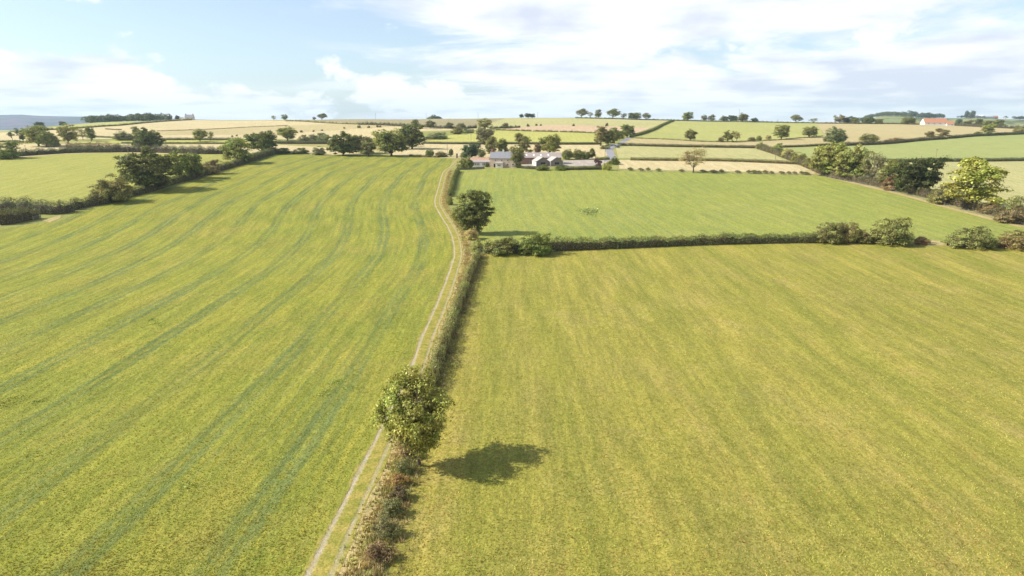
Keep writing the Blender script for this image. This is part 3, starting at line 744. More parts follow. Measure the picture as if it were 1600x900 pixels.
# ------------------------------------------------------------------ trees and bushes, each its own thing
T = [
 # along the left hedge
 (231, 297, 64, 78, 'oak', DK, 'large dark round oak standing in the left field hedge'),
 (281, 283, 47, 36, 'ash', MD, 'lighter green slim tree just right of the big dark oak'),
 (303, 279, 39, 33, 'ash2', MD, 'smaller dark green tree second right of the big oak, in the hedge'),
 (372, 256, 39, 45, 'round', LT, 'bright leafy tree at the upper end of the left hedge'),
 (411, 240, 34, 47, 'oak2', DK, 'very dark round tree at the top corner of the big left field'),
 # behind the pale field
 (231, 235, 34, 45, 'oak', DK, 'dark spreading oak in the hedge behind the pale left field'),
 (213, 213, 15, 13, 'ash2', MD, 'small tree poking up behind the grey mound of scrub'),
 (60, 229, 32, 40, 'round', LT, 'wide pale green tree behind the hedge on the far left'),
 (73, 230, 24, 26, 'oak2', MD, 'darker tree touching the right side of the wide pale tree, far left'),
 (107, 225, 31, 30, 'ash', LT, 'pale tree with dark ivy clad middle on the far left'),
 (130, 219, 19, 15, 'airy', LT, 'thin see through tree, left one of a pair above the brown hedge'),
 (143, 221, 22, 15, 'tall', MD, 'fuller tree, right one of a pair above the brown hedge'),
 (20, 222, 18, 14, 'tiers', BL, 'flat tiered pine at the far left edge'),
 (32, 223, 23, 15, 'tiers', BL, 'taller tiered pine right of the flat pine at the left edge'),
 (37, 222, 21, 8, 'cone', BL, 'narrow dark conifer tip beside the tiered pines'),
 (62, 199, 9, 15, 'round', BL, 'left one of two lone dark trees in front of the blue moor'),
 (98, 197, 7.5, 12, 'round', BL, 'right one of two lone dark trees in front of the blue moor'),
 (313, 221, 19, 22, 'round', LT, 'pale round tree on the yellow strip left of centre'),
 (329, 220, 15, 13, 'airy', MD, 'straggly thin tree beside the pale round tree on the yellow strip'),
 (385, 217, 8, 10, 'airy', MD, 'tiny thin tree between the pale tree and the dark corner tree'),
 (449, 220, 22, 29, 'round', LT, 'light green domed tree behind the dark corner tree'),
 # centre left
 (537, 243, 36, 48, 'oak', DK, 'very dark broad oak at the far edge of the big left field'),
 (567, 240, 28, 34, 'oak2', GR, 'grey green tree behind and right of the dark broad oak'),
 (576, 244, 24, 27, 'round', OL, 'olive tree in front of the grey green one at the field edge'),
 (597, 234, 31, 32, 'ash', LT, 'pale tree at the back of the central clump'),
 (621, 230, 31, 30, 'airy', YG, 'yellowish open crowned tree between the two big central trees'),
 (612, 244, 37, 45, 'oak2', MD, 'spreading mid green tree at the front of the central clump'),
 (644, 233, 37, 38, 'oak', DK, 'dark full tree at the right of the central clump'),
 (649, 201, 14, 13, 'round', MD, 'round tree above the central clump near the brown ridge'),
 (672, 201, 13, 15, 'round', GR, 'grey green round tree in the hedge below the brown ridge'),
 (702, 201, 10, 12, 'round', GR, 'low round tree in the ridge hedge midway to the big pale one'),
 (720, 201, 9, 14, 'bush3', GR, 'low spreading tree in the ridge hedge left of the big pale one'),
 (758, 202, 17, 24, 'ash', LT, 'big pale tree in the upper hedge above the farm'),
 (790, 201, 9, 11, 'round', OL, 'small olive tree right of the big pale one in the upper hedge'),
 # farm trees
 (757, 226, 26, 29, 'oak2', GR, 'bluish spreading tree standing behind the farm on the yellow field edge'),
 (768, 245, 31, 20, 'ash2', OL, 'dark mixed tree rising left behind the farmhouse chimney'),
 (784, 243, 26, 22, 'round', MD, 'bright green round tree directly behind the farmhouse roof'),
 (817, 244, 35, 26, 'ash', OL, 'tall open tree behind the gap between farmhouse and barn'),
 (839, 242, 17, 12, 'ash2', BR, 'small dark brown tree behind the barn roof'),
 (859, 242, 31, 34, 'oak2', LT, 'bright green bushy tree behind the barn roof'),
 (737, 247, 22, 30, 'oak', BL, 'dark flat topped conifer left of the farmhouse'),
 (752, 248, 16, 15, 'ash', GR, 'grey green tree between the conifer and the farmhouse'),
 (705, 245, 12, 8, 'cone', DK, 'small dark pointed tree where the track meets the farm'),
 (808, 261, 34, 25, 'ash', MD, 'dark green tree standing in front of the farmhouse'),
 (934, 264, 16, 12, 'ash', PU, 'small purple leaved tree by the farm yard hedge'),
 # lane trees
 (938, 228, 30, 21, 'tall', OL, 'tall olive tree, leftmost of the lane trees'),
 (950, 228, 24, 19, 'round', DK, 'dark tree second from left among the lane trees'),
 (960, 224, 24, 17, 'ash2', MD, 'green tree in the middle of the lane trees'),
 (968, 219, 14, 13, 'round', MD, 'low dark tree between the middle and the right lane trees'),
 (980, 215, 20, 22, 'oak2', MD, 'broad tree at the right end of the lane trees'),
 # the lone sparse tree
 (1083, 270, 40, 40, 'airy', AU, 'thin yellowing tree standing alone in the gappy bush row'),
 # hillside
 (1078, 220, 18, 18, 'round', OL, 'round olive tree, leftmost on the yellow green hillside'),
 (1137, 222, 18, 17, 'ash', MD, 'leaning green tree, left of the close pair on the hillside'),
 (1151, 221, 16, 15, 'airy', OL, 'thinner olive tree, right of the close pair on the hillside'),
 (1220, 218, 22, 24, 'round', MD, 'full dark green tree right of centre on the hillside'),
 (1264, 215, 17, 24, 'oak2', OL, 'wide olive tree near the right end of the hillside'),
 (1303, 226, 27, 34, 'oak', GR, 'grey green willow like tree at the corner of the ploughed hillside'),
 # right hand belt
 (1294, 275, 51, 50, 'oak2', LT, 'bright tree at the front left end of the right hand belt'),
 (1334, 281, 53, 54, 'oak', LT, 'big bright dome shaped tree second in the right hand belt'),
 (1362, 287, 50, 40, 'airy', GR, 'greyish thin tree in the right hand belt beside the domes'),
 (1392, 294, 43, 40, 'ash', MD, 'mid green tree just left of the darkest tree in the right belt'),
 (1432, 302, 55, 68, 'oak', (0.055, 0.07, 0.012), 'darkest windswept tree of the right hand belt'),
 (1520, 327, 77, 84, 'ash', YG, 'large bright ash with an arm reaching right, in the right hand belt'),
 (1590, 344, 40, 44, 'airy', OL, 'olive tree cut by the right edge of the picture'),
 # ploughed hillside hedge trees
 (1452, 216, 11, 16, 'round', OL, 'small round tree in the hedge below the orange roofed barn'),
 (1472, 215, 14, 20, 'ash', OL, 'spiky olive tree in the hedge right below the orange roofed barn'),
 (1543, 211, 17, 24, 'ash', LT, 'pale tree in the long hedge under the far white sheds'),
 (1592, 209, 10, 18, 'ash', LT, 'pale tree at the right edge in the long hedge'),
]
for t in T: put_tree(*t)
SK = [
 (908, 184.5, 14.5, 19, 'wind', GR, 'broad tree, first on the skyline above the farm lane'),
 (922, 184.5, 10, 9, 'airy', GR, 'pale thin skyline tree second from left in the long row'),
 (935, 185, 13.5, 12, 'ash2', GR, 'narrow two tiered skyline tree third in the long row'),
 (957, 185.5, 15.5, 22, 'wind', MD, 'widest skyline tree in the middle of the long row'),
 (974, 186, 10, 13, 'airy', GR, 'small open skyline tree right of the widest one'),
 (987, 186.5, 10.5, 12, 'round', DK, 'dark left half of a merged skyline pair'),
 (996, 187, 11, 12, 'round', MD, 'paler right half of a merged skyline pair'),
 (1009, 187.5, 11, 14, 'wind', GR, 'last tree of the long skyline row before the lane gap'),
 (1074, 188.5, 13.5, 17, 'oak2', MD, 'isolated dome shaped skyline tree right of the lane'),
 (1100, 189.5, 10, 10, 'ash', GR, 'small skyline tree just right of the isolated dome'),
 (1112, 189.7, 10.5, 12, 'ash', GR, 'second small skyline tree right of the isolated dome'),
 (1131, 190, 9, 14, 'round', GR, 'greyish skyline tree left of the mast'),
 (1145, 190, 9.5, 15, 'oak', BL, 'dark low skyline tree touching the mast side'),
 (1160, 191, 14, 17, 'round', MD, 'greenest skyline tree standing right by the mast'),
 (1179, 191, 7, 11, 'round', BL, 'small dark skyline bush shaped tree right of the mast'),
 (1243, 192, 12.5, 18, 'wind', OL, 'umbrella shaped skyline tree alone above the hillside'),
 (1271, 192.5, 8, 13, 'airy', GR, 'ragged pale skyline tree between umbrella tree and dark copse'),
 (1312, 193, 13.5, 18, 'ash', GR, 'pale rounded tree at the left of the dark skyline copse'),
 (1329, 193, 11, 24, 'oak', BL, 'dark wide tree inside the skyline copse'),
 (1336, 193.5, 9, 11, 'round', OL, 'lighter small tree in front of the dark skyline copse'),
 (1356, 193.5, 10, 19, 'oak', DK, 'dark tree at the right of the skyline copse'),
 (1372, 193.7, 8, 14, 'round', OL, 'small olive tree ending the skyline copse'),
 (1418, 194.5, 11, 22, 'oak2', MD, 'broad tree on the skyline left of the orange roofed barn'),
 (1497, 196.5, 10, 10, 'round', BL, 'bluish tree right of the orange roofed barn'),
 (1512, 197, 9, 18, 'ash', OL, 'autumn tinted tree below the far white sheds'),
 (1528, 197.5, 11.5, 12, 'round', DK, 'dark tree below the far white sheds, right of the tinted one'),
 (1541, 198.5, 10, 14, 'round', MD, 'mid green skyline tree under the right end of the white sheds'),
 (1560, 199, 12, 17, 'round', MD, 'round green skyline tree near the right edge'),
 (428, 188.3, 8, 9, 'airy', GR, 'left one of two small wispy trees on the left skyline'),
 (445, 188.3, 9.5, 11, 'ash', GR, 'right one of two small wispy trees on the left skyline'),
 (503, 187.6, 10.5, 15, 'wind', GR, 'wind bent tree on the skyline left of the brown ridge'),
 (491, 187.6, 5, 6, 'round', GR, 'tiny tree left of the wind bent skyline tree'),
 (815, 184.5, 6.5, 7, 'round', BL, 'small left tree of the skyline clump above the farm'),
 (825, 184.5, 7.5, 12, 'round', BL, 'middle tree of the skyline clump above the farm'),
 (832, 184.5, 7, 10, 'round', BL, 'right tree of the skyline clump above the farm'),
 (277, 187.6, 8, 7, 'round', BL, 'small round tree left of the skyline farmhouse'),
 (265, 188, 7.5, 9, 'round', BL, 'second round tree left of the skyline farmhouse'),
]
for t in SK: put_tree(*t)
B = [
 (175, 316, 43, 58, 'bush', OL, 'big round thorn bush in the left hedge below the oak'),
 (327, 272, 22, 36, 'bush', BR, 'brown tinged bush in the left hedge above the two slim trees'),
 (10, 248, 26, 46, 'bush', MD, 'dark bush at the left edge behind the pale field'),
 (85, 229, 17, 20, 'bush3', OL, 'low olive bush between the two pale trees on the far left'),
 (196, 219, 14, 34, 'bush', GR, 'grey mound of scrub left of the spreading oak'),
 (474, 221, 10, 18, 'bush', GR, 'first bush right of the light green domed tree'),
 (488, 221, 11, 20, 'bush3', GR, 'second bush right of the light green domed tree'),
 (505, 221, 13, 24, 'bush', GR, 'last and largest bush in the row right of the domed tree'),
 (442, 240, 9, 26, 'bush', DK, 'low dark bush right of the very dark corner tree'),
 (470, 240, 8.5, 28, 'bush', DK, 'flat hedge bush midway between dark corner tree and dark broad oak'),
 (498, 242, 13, 21, 'bush', GR, 'pale leafed bush left of the dark broad oak'),
 (714, 209.5, 12, 20, 'bush', OL, 'round thorn bush on the edge of the yellow field'),
 (731, 208, 8, 20, 'bush', GR, 'flat bush right of the round thorn bush above the yellow field'),
 (680, 217, 10, 36, 'bush2', GR, 'spreading grey scrub at the left tip of the yellow field'),
 (671, 245, 12, 14, 'bush3', MD, 'green bush left of the point where the track ends'),
 (690, 245, 9, 20, 'bush', OL, 'low bush among rubble left of the track end'),
 (727, 264, 18, 27, 'bush', (0.13, 0.16, 0.02), 'tightly rounded bright topped bush at the farm garden corner'),
 (725, 247, 10, 12, 'bush3', GR, 'grey shrub behind the rounded garden bush'),
 (761, 261, 8, 7, 'bush', DK, 'small clipped bush against the low white windowed building'),
 (810, 262, 7, 12, 'bush', DK, 'dark shrub at the foot of the tree before the farmhouse'),
 (848, 266, 9, 22, 'bush', MD, 'rounded hedge bush in front of the left shed'),
 (875, 266, 8.5, 18, 'bush', MD, 'rounded hedge bush in front of the right shed'),
 (886, 249, 16, 18, 'bush3', MD, 'leafy bush just right of the barn end'),
 (903, 249, 16, 18, 'bush3', MD, 'second leafy bush right of the barn above the yard'),
 (915, 249, 13, 16, 'bush3', DK, 'third leafy bush right of the barn above the yard'),
 (925, 248, 16, 10, 'cone', MD, 'upright pointed bush ending the row above the yard'),
 (949, 266, 15, 15, 'bush', YG, 'yellow green bush at the yard entrance'),
 (961, 257, 12, 15, 'bush', DK, 'dark green bush beside the lane at the yard entrance'),
 (946, 233, 8, 16, 'bush', OL, 'low scrub under the lane trees'),
 (973, 217, 6, 6, 'bush', (0.5, 0.42, 0.03), 'small golden yellow bush under the lane trees'),
 (896, 197, 4, 4, 'bush', DK, 'tiny dark bush alone on the pinkish field above the farm'),
 (948, 197, 5, 5, 'bush', DK, 'tiny dark bush alone below the widest skyline tree'),
 (1126, 222, 8, 9, 'bush3', OL, 'small bush left of the close pair on the hillside'),
 (1174, 221, 7, 12, 'bush3', OL, 'sparse bush right of the close pair on the hillside'),
 (1186, 220, 8, 9, 'bush3', MD, 'rounder bush right of the sparse hillside bush'),
 (1200, 218, 7, 9, 'bush3', AU, 'yellowing bush left of the full dark hillside tree'),
 (1190, 233, 11, 18, 'bush', LT, 'first bush at the top of the diagonal belt right of the straw field'),
 (1213, 238, 14, 20, 'bush', LT, 'second bush down the diagonal belt right of the straw field'),
 (1232, 247, 15, 22, 'bush3', AU, 'autumn coloured bush in the diagonal belt'),
 (1249, 254, 16, 24, 'bush', LT, 'green bush below the autumn coloured one in the diagonal belt'),
 (1268, 262, 18, 26, 'bush', OL, 'rusty topped bush touching the bright end tree of the belt'),
 (1395, 297, 22, 34, 'bush', BR, 'brown bramble under the mid green tree of the right belt'),
 (1473, 318, 29, 42, 'bush', OL, 'domed olive bush between the darkest tree and the large bright ash'),
 (1548, 334, 18, 36, 'bush3', BR, 'reddish grey bramble right below the large bright ash'),
 (1582, 348, 26, 50, 'bush', BR, 'rusty bush at the right picture edge by the post fence'),
 (1358, 222, 13, 28, 'bush3', OL, 'pale bush in the dark hedge left of the ploughed hillside centre'),
 (1398, 221, 6, 26, 'bush', BR, 'low brown bush in the hedge below the ploughed hillside'),
 (1525, 210.5, 5, 9, 'bush', MD, 'small bush left of the pale tree in the long right hedge'),
 # the cross hedge
 (1290, 379, 32, 46, 'bush2', OL, 'first large thorn at the right end of the clipped cross hedge'),
 (1324, 379, 33, 34, 'bush3', OL, 'ragged brown tipped thorn second in the cross hedge'),
 (1346, 380, 21, 24, 'bush3', OL, 'small thorn between two larger ones in the cross hedge'),
 (1386, 381, 40, 64, 'bush2', OL, 'largest thorn bush of the cross hedge'),
 (1440, 382, 13, 22, 'bush3', BR, 'low pale brown bracken bush in the gap of the cross hedge'),
 (1514, 386, 30, 68, 'bush2', OL, 'windswept thorn standing alone right of the cross hedge gap'),
 (1592, 388, 28, 72, 'bush2', OL, 'thorn bush at the right picture edge in the cross hedge'),
 (780, 397, 27, 50, 'bush', OL, 'rounded bramble at the left end of the cross hedge'),
 (832, 396, 32, 60, 'bush2', MD, 'tall bush second from the left end of the cross hedge'),
 (737, 374, 18, 22, 'bush3', AU, 'small yellowing shrub at the foot of the dark round tree'),
 (746, 392, 18, 20, 'bush', LT, 'green shrub by the gate between tree and cross hedge'),
 (715, 345, 20, 18, 'bush3', LT, 'light scrub left of the dark round tree beside the track'),
 (703, 320, 15, 12, 'bush3', LT, 'light low scrub at the bend of the track'),
]
for t in B: put_tree(*t[:7], cat='bush')
# gappy row of little clipped thorns
ORD = ['first', 'second', 'third', 'fourth', 'fifth', 'sixth', 'seventh', 'eighth', 'ninth', 'tenth', 'eleventh', 'twelfth', 'thirteenth', 'fourteenth', 'fifteenth', 'sixteenth', 'seventeenth', 'eighteenth', 'nineteenth']
for i, x in enumerate([984, 1001, 1012, 1028, 1064, 1098, 1114, 1127, 1152, 1169, 1177, 1185, 1195, 1205, 1221, 1232, 1241, 1252, 1258]):
    y = np.interp(x, [965, 1285], [266.5, 273.5]) if x < 1083 else np.interp(x, [1083, 1285], [269.3, 273.3])
    put_tree(x, y, random.uniform(4.5, 6), random.choice([8, 10, 13]), 'wind', OL, ORD[i] + ' little flat topped thorn from the left in the gappy row', cat='bush', group='gappy row of little thorns', name='thorn_bush')
for i, (x, y, s) in enumerate(sorted([(363, 214, 3), (370, 213, 3), (440, 211.5, 4), (464, 208, 3), (471, 207, 4), (503, 204.5, 3), (561, 200, 5), (576, 200, 4), (538, 201, 3), (590, 199, 4), (594, 199, 3.5), (490, 206, 3), (397, 211, 4)])):
    put_tree(x, y, s, s * 1.2, 'bush', OL, ORD[i] + ' tiny dark bush from the left dotted on the cream slope', cat='bush', group='tiny bushes on the cream slope', name='small_bush', parts=False)
for i, (x, y, s) in enumerate([(838, 196.5, 3.5), (845, 196.5, 3), (825, 197.8, 4.5)]):
    put_tree(x, y, s, s * 1.1, 'bush', DK, ['middle', 'right', 'left'][i] + ' one of three tiny dark bushes on the pale field above the barn', cat='bush', group='tiny bushes above the barn', name='small_bush', parts=False)

# ------------------------------------------------------------------ hedges
def hedge(pts, h, w, leaf, dens, col, label, base=None, wob=0.15, core=True, world=False, gaps=0.0, rough=1.0, colour2=None):
    L3 = pts if world else [at(*p) for p in pts]
    L = smooth_line([(p[0], p[1]) for p in L3], max(0.6, leaf * 1.5))
    org = Vector((L[0][0], L[0][1], gz(*L[0])))
    n = len(L)
    seg = np.linalg.norm(np.diff(L, axis=0), axis=1); s = np.concatenate([[0], np.cumsum(seg)]); tot = s[-1]
    hs = np.interp(s, np.linspace(0, tot, len(h)), h) if hasattr(h, '__len__') else np.full(n, h)
    def nz(t, k, a): return np.sin(t * k + a) * 0.5 + np.sin(t * k * 2.3 + a * 2) * 0.3 + np.sin(t * k * 5.1 + a * 3) * 0.2
    a0 = RNG.uniform(0, 6)
    hv = lambda t: np.interp(t, s, hs) * (1 + wob * nz(t, 0.9 / rough, a0) + wob * 0.6 * nz(t, 0.23, a0 + 2))
    wv = lambda t: w * (1 + wob * nz(t, 0.7 / rough, a0 + 4))
    T_ = np.gradient(L, axis=0); T_ /= np.linalg.norm(T_, axis=1)[:, None] + 1e-9
    # leaves over a rounded section
    per_m = (2 * np.mean(hs) + w) * dens / (leaf * leaf)
    cnt = int(min(110000, tot * per_m * 1.35))
    t = RNG.uniform(0, tot, cnt)
    if gaps > 0:
        g = nz(t, 0.5, a0 + 7) + 0.3 * nz(t, 2.1, a0)
        t = t[g < 1 - gaps * 1.6]; cnt = len(t)
    cx = np.interp(t, s, L[:, 0]); cy = np.interp(t, s, L[:, 1])
    tx = np.interp(t, s, T_[:, 0]); ty = np.interp(t, s, T_[:, 1])
    H_ = hv(t); W_ = wv(t) / 2
    # perimeter parameter: side, top, side
    q = RNG.uniform(-1, 1, cnt)
    side = RNG.uniform(size=cnt) < 0.52
    ex = np.where(side, np.sign(q) * RNG.uniform(0.88, 1.05, cnt), q)
    ez = np.where(side, RNG.uniform(0.0, 0.95, cnt), 1 - 0.22 * np.abs(q) ** 2.5)
    dep = RNG.uniform(0.72, 1.06, cnt)
    ox = ex * W_ * dep + RNG.normal(size=cnt) * leaf * 0.4
    oz = np.maximum(0.04, 0.10 * H_ + ez * H_ * 0.9 * dep + RNG.normal(size=cnt) * leaf * 0.45)
    X = cx + ty * ox; Y = cy - tx * ox
    Z = ground(X, Y) + oz
    P = np.stack([X, Y, Z], 1) - np.array(org)
    Nn = np.stack([ty * ex, -tx * ex, ez + 0.3], 1)
    fm = mesh_np('hedge_foliage', *(lambda vf: (vf[0], [vf[1]]))(leaves(P, Nn, leaf, 0.6)), M['leaf'])
    e = empty('hedge', org); tag(e, label, 'hedge')
    f = link(bpy.data.objects.new('foliage', fm), e); f.color = (*[v * (1.3 if max(col) < 0.12 else 1.0) for v in col], 1)
    if core:  # solid woody core for the stems, added to block light through the leaves
        k = 7
        th = np.linspace(-math.pi / 2, math.pi / 2, k)
        V = []
        for j in range(k):
            exx = np.sign(np.sin(th[j])) * abs(math.sin(th[j])) ** 0.6; ezz = abs(math.cos(th[j])) ** 0.6 if abs(th[j]) < 1.5 else 0
            jit = RNG.uniform(0.85, 1.08, n)
            o1 = exx * wv(s) / 2 * 0.60 * jit
            xx = L[:, 0] + T_[:, 1] * o1; yy = L[:, 1] - T_[:, 0] * o1
            zz = ground(xx, yy) - 0.1 + ezz * hv(s) * 0.70 * jit
            V.append(np.stack([xx, yy, zz], 1) - np.array(org))
        V = np.stack(V, 1)
        if gaps > 0:
            g = nz(s, 0.5, a0 + 7)
            V[:, :, 2] = np.where((g < 1 - gaps * 1.6)[:, None], V[:, :, 2], np.minimum(V[:, :, 2], (ground(L[:, 0], L[:, 1]) - org.z)[:, None] - 0.2))
        V = V.reshape(-1, 3)
        i = (np.arange(n - 1)[:, None] * k + np.arange(k - 1)[None]).ravel()
        Fq = np.stack([i, i + 1, i + k + 1, i + k], 1)
        cm = mesh_np('hedge_blocker_core', V, [Fq], M['twig'])
        link(bpy.data.objects.new('stems', cm), e)
    return e
def hw(pts, hpx, **k):
    """far hedge: height given in photo pixels"""
    p = at(*pts[len(pts) // 2]); m = mpp(p)
    return hedge(pts, hpx * m, k.pop('w', 2.0), k.pop('leaf', max(0.3, 0.7 * m)), k.pop('dens', 1.5), **k)
# near hedge beside the track
hpts = [Vector((HX(y) - 0.55, y, 0)) for y in np.arange(74, 180, 6)]
hedge([(p.x, p.y) for p in hpts], [2.0, 2.3, 2.4, 2.1, 2.3, 2.2, 2.4, 2.1], 1.55, 0.2, 1.5, (0.24, 0.235, 0.060), 'clipped hedge running beside the track from the near tree to the gate', world=True, wob=0.24)
# separate bushes of the broken hedge at the bottom
for i, (y, h, w, c, lb) in enumerate([(71.5, 2.0, 2.6, (0.20, 0.20, 0.06), 'olive bush right under the nearest tree beside the track'),
        (68.5, 1.7, 2.2, (0.25, 0.17, 0.07), 'brown leaning bush just below the nearest tree'),
        (65.4, 1.9, 2.6, (0.19, 0.20, 0.065), 'grey green bush above the rusty one in the broken hedge'),
        (62.8, 1.6, 2.0, (0.38, 0.25, 0.06), 'rusty orange bush in the broken hedge by the track'),
        (60.0, 1.5, 2.0, (0.16, 0.12, 0.05), 'thin brownish bush below the rusty one'),
        (57.3, 1.9, 2.6, (0.19, 0.20, 0.065), 'dense grey green bush low in the broken hedge'),
        (54.0, 2.0, 3.0, (0.21, 0.20, 0.07), 'wide olive bush at the bottom edge of the picture'),
        (50.5, 1.8, 2.8, (0.25, 0.17, 0.07), 'brown bush cut by the bottom edge of the picture')]):
    x = HX(min(max(y, 60), 180)) - 0.6 + random.uniform(-0.3, 0.3)
    wm2, cm2 = tree_meshes('nb', seed=60 + i, H=h, Wd=w, base=-0.10, dense=1.0, leaf=0.13, clumps=45, gap=0.15, trunk=0.05, per=55, stems=4)
    e = empty('bush', (x, y, gz(x, y) - 0.03)); tag(e, lb, 'bush', 'bushes of the broken hedge beside the track')
    link(bpy.data.objects.new('stems', wm2), e)
    f = link(bpy.data.objects.new('foliage', cm2), e); f.color = (*c, 1)
hedge([(716, 268), (711, 278), (708, 290), (703, 308)], 2.0, 2.0, 0.3, 1.4, DK, 'short dark hedge beside the far track below the garden bush', gaps=0.12)
hedge([(758, 396), (820, 395), (870, 392), (1000, 386.5), (1100, 382.5), (1200, 380), (1275, 379)], [3.0, 3.5, 3.3, 2.8, 2.6, 2.9, 2.6, 2.8], 2.4, 0.28, 1.5, (0.095, 0.110, 0.028), 'long clipped cross hedge between the two right hand fields', wob=0.18)
hedge([(1275, 379), (1345, 380), (1405, 381)], 1.2, 1.8, 0.3, 1.3, OL, 'low straggling hedge base under the large thorns of the cross hedge', wob=0.25)
hedge([(1480, 384), (1540, 386), (1600, 389)], 1.3, 1.8, 0.3, 1.2, BR, 'low brown hedge base between the last thorns on the right', wob=0.3)
# left hedges
hedge([(0, 352), (20, 349), (45, 344), (58, 341)], [4.5, 5.0, 4.6, 3.2], 3.6, 0.36, 1.4, (0.10, 0.095, 0.03), 'brown olive hedge clump at the left edge below the bare tan bank', wob=0.25)
hedge([(0, 333), (40, 333), (70, 334), (95, 334), (112, 330)], [5.0, 5.2, 5.0, 4.5, 3.2], 4.0, 0.36, 1.4, (0.075, 0.09, 0.035), 'thick dark hedge coming in from the left edge', wob=0.22)
hedge([(112, 329), (130, 324), (170, 317), (200, 308), (240, 298), (270, 288), (300, 280), (340, 268), (380, 256), (420, 242)], [3.6, 3.0, 3.4, 3.4, 3.2, 3.4, 3.6, 3.4, 3.4], 3.0, 0.36, 1.4, (0.095, 0.10, 0.03), 'overgrown hedge running diagonally up the left side of the big field', wob=0.25)
hedge([(380, 256), (400, 250), (418, 244), (432, 240)], 4.0, 3.0, 0.42, 1.3, (0.13, 0.14, 0.04), 'pale hedge end between the bright tree and the dark corner tree', wob=0.2)
hw([(0, 246), (60, 242), (110, 239), (170, 238)], 9, w=3.5, col=(0.095, 0.11, 0.04), label='hedge behind the pale field, left half with grey green leaves', wob=0.25)
hw([(105, 236), (150, 236), (190, 237)], 12, w=3.0, col=BR, label='tall brown hedge behind the pale field', wob=0.25, gaps=0.1)
hw([(170, 238), (215, 238), (260, 239), (310, 240.5), (345, 240.5), (365, 240)], 11, w=3.0, col=(0.085, 0.085, 0.04), label='hedge behind the pale field right of the spreading oak', wob=0.3)
hw([(0, 222), (20, 221.5), (36, 223)], 2.5, col=DK, label='thin dark hedge beneath the tiered pines')
hw([(68, 204), (120, 201), (160, 198), (200, 195.3), (250, 190.6), (300, 187.8)], 2.4, w=2.5, col=OL, label='dark hedge descending below the skyline wood', wob=0.4)
hw([(120, 213), (150, 214.5), (185, 216)], 2.2, w=2.5, col=DK, label='short dark hedge below the pair of left trees')
hw([(165, 202), (178, 203), (190, 203)], 1.5, col=BR, label='very short brown hedge stub on the cream slope')
hw([(245, 205), (280, 204), (310, 203), (380, 199.5), (450, 196.3)], 1.0, w=1.5, col=BR, label='thin brown hedge line crossing the cream slope')
hw([(253, 219), (305, 219), (375, 219)], 3.8, w=3.0, col=GR, label='grey green hedge above the narrow yellow strip', wob=0.1)
hw([(190, 224), (280, 224.5), (365, 225)], 2.4, w=2.5, col=DK, label='dark hedge below the narrow yellow strip', wob=0.2)
hw([(430, 224.5), (470, 225), (516, 225)], 5, w=2.5, col=(0.085, 0.10, 0.04), label='trimmed hedge between the domed tree and the dark broad oak', wob=0.1)
hw([(447, 189.5), (480, 190.5), (510, 192.5), (560, 194.5)], 2.0, w=2.0, col=OL, label='broken hedge below the left skyline trees', wob=0.5, gaps=0.25)
hw([(560, 195), (600, 196), (640, 198), (700, 201), (745, 200.5)], 4.0, w=3, col=(0.07, 0.075, 0.035), label='dark hedge at the foot of the brown ridge', wob=0.5)
hw([(765, 201), (785, 200.5), (812, 199.5)], 3.2, w=2.5, col=DK, label='short hedge right of the big pale tree above the farm', wob=0.5)
hw([(775, 203.5), (820, 205), (880, 206.5), (930, 208.5)], 2.2, w=2.2, col=OL, label='broken hedge along the top of the yellow field', wob=0.4, gaps=0.15)
hw([(660, 224.5), (740, 225.3), (850, 225.8), (940, 226)], 3.6, w=2.4, col=(0.07, 0.08, 0.035), label='straight hedge along the bottom of the yellow field', wob=0.06)
hw([(935, 226), (870, 226.0)], 3.2, w=2.2, col=DK, label='dark clipped hedge end touching the lane trees', wob=0.06)
hw([(930, 250), (941, 250), (952, 249.5)], 4.5, w=2.2, col=MD, label='short green hedge by the lane above the yard', wob=0.08)
hw([(870, 265.5), (900, 265.5), (930, 265), (940, 265)], 5.5, w=1.8, col=(0.09, 0.105, 0.03), label='low green hedge in front of the farm yard', wob=0.15)
hw([(815, 263), (830, 264), (845, 265)], 4, w=1.6, col=(0.12, 0.125, 0.04), label='low thin hedge before the barn', wob=0.2)
hw([(985, 250.5), (1060, 251.5), (1120, 252), (1180, 254), (1246, 257)], 5.0, w=2.0, col=OL, label='clipped hedge between cream strip and straw field', wob=0.08)
hw([(983, 228), (1040, 229.5), (1100, 230.5), (1184, 231.8)], 4.4, w=2.2, col=(0.09, 0.085, 0.03), label='clipped brownish hedge above the straw field', wob=0.08)
hw([(966, 226), (980, 228), (985, 228)], 3.0, w=2.0, col=DK, label='dark hedge piece by the lane junction')
hw([(1220, 230.5), (1250, 229.5), (1296, 227)], 3.2, w=2.2, col=(0.08, 0.085, 0.03), label='clipped hedge left of the grey green willow', wob=0.08)
hw([(985, 214.5), (1010, 208), (1030, 199.5), (1052, 189.8)], 3.0, w=2.6, col=DK, label='dark hedge climbing diagonally to the skyline', wob=0.15)
hw([(985, 216), (1040, 218), (1070, 220), (1100, 221.5), (1160, 221.5), (1210, 219.5), (1250, 216), (1286, 213)], 1.3, w=1.5, col=OL, label='low rough hedge line under the hillside trees', wob=0.5)
hw([(899, 184.8), (950, 185.8), (1000, 187.4), (1050, 188.4)], 1.8, w=2.0, col=DK, label='skyline hedge under the long row of trees', wob=0.3)
hw([(1052, 188.6), (1130, 190), (1200, 191.5), (1276, 192.8)], 1.8, w=2.0, col=DK, label='skyline hedge along the top of the hillside field', wob=0.3)
hw([(1276, 193), (1340, 193.5), (1400, 194), (1436, 194.7)], 2.0, w=2.0, col=BR, label='skyline hedge under the dark copse', wob=0.4)
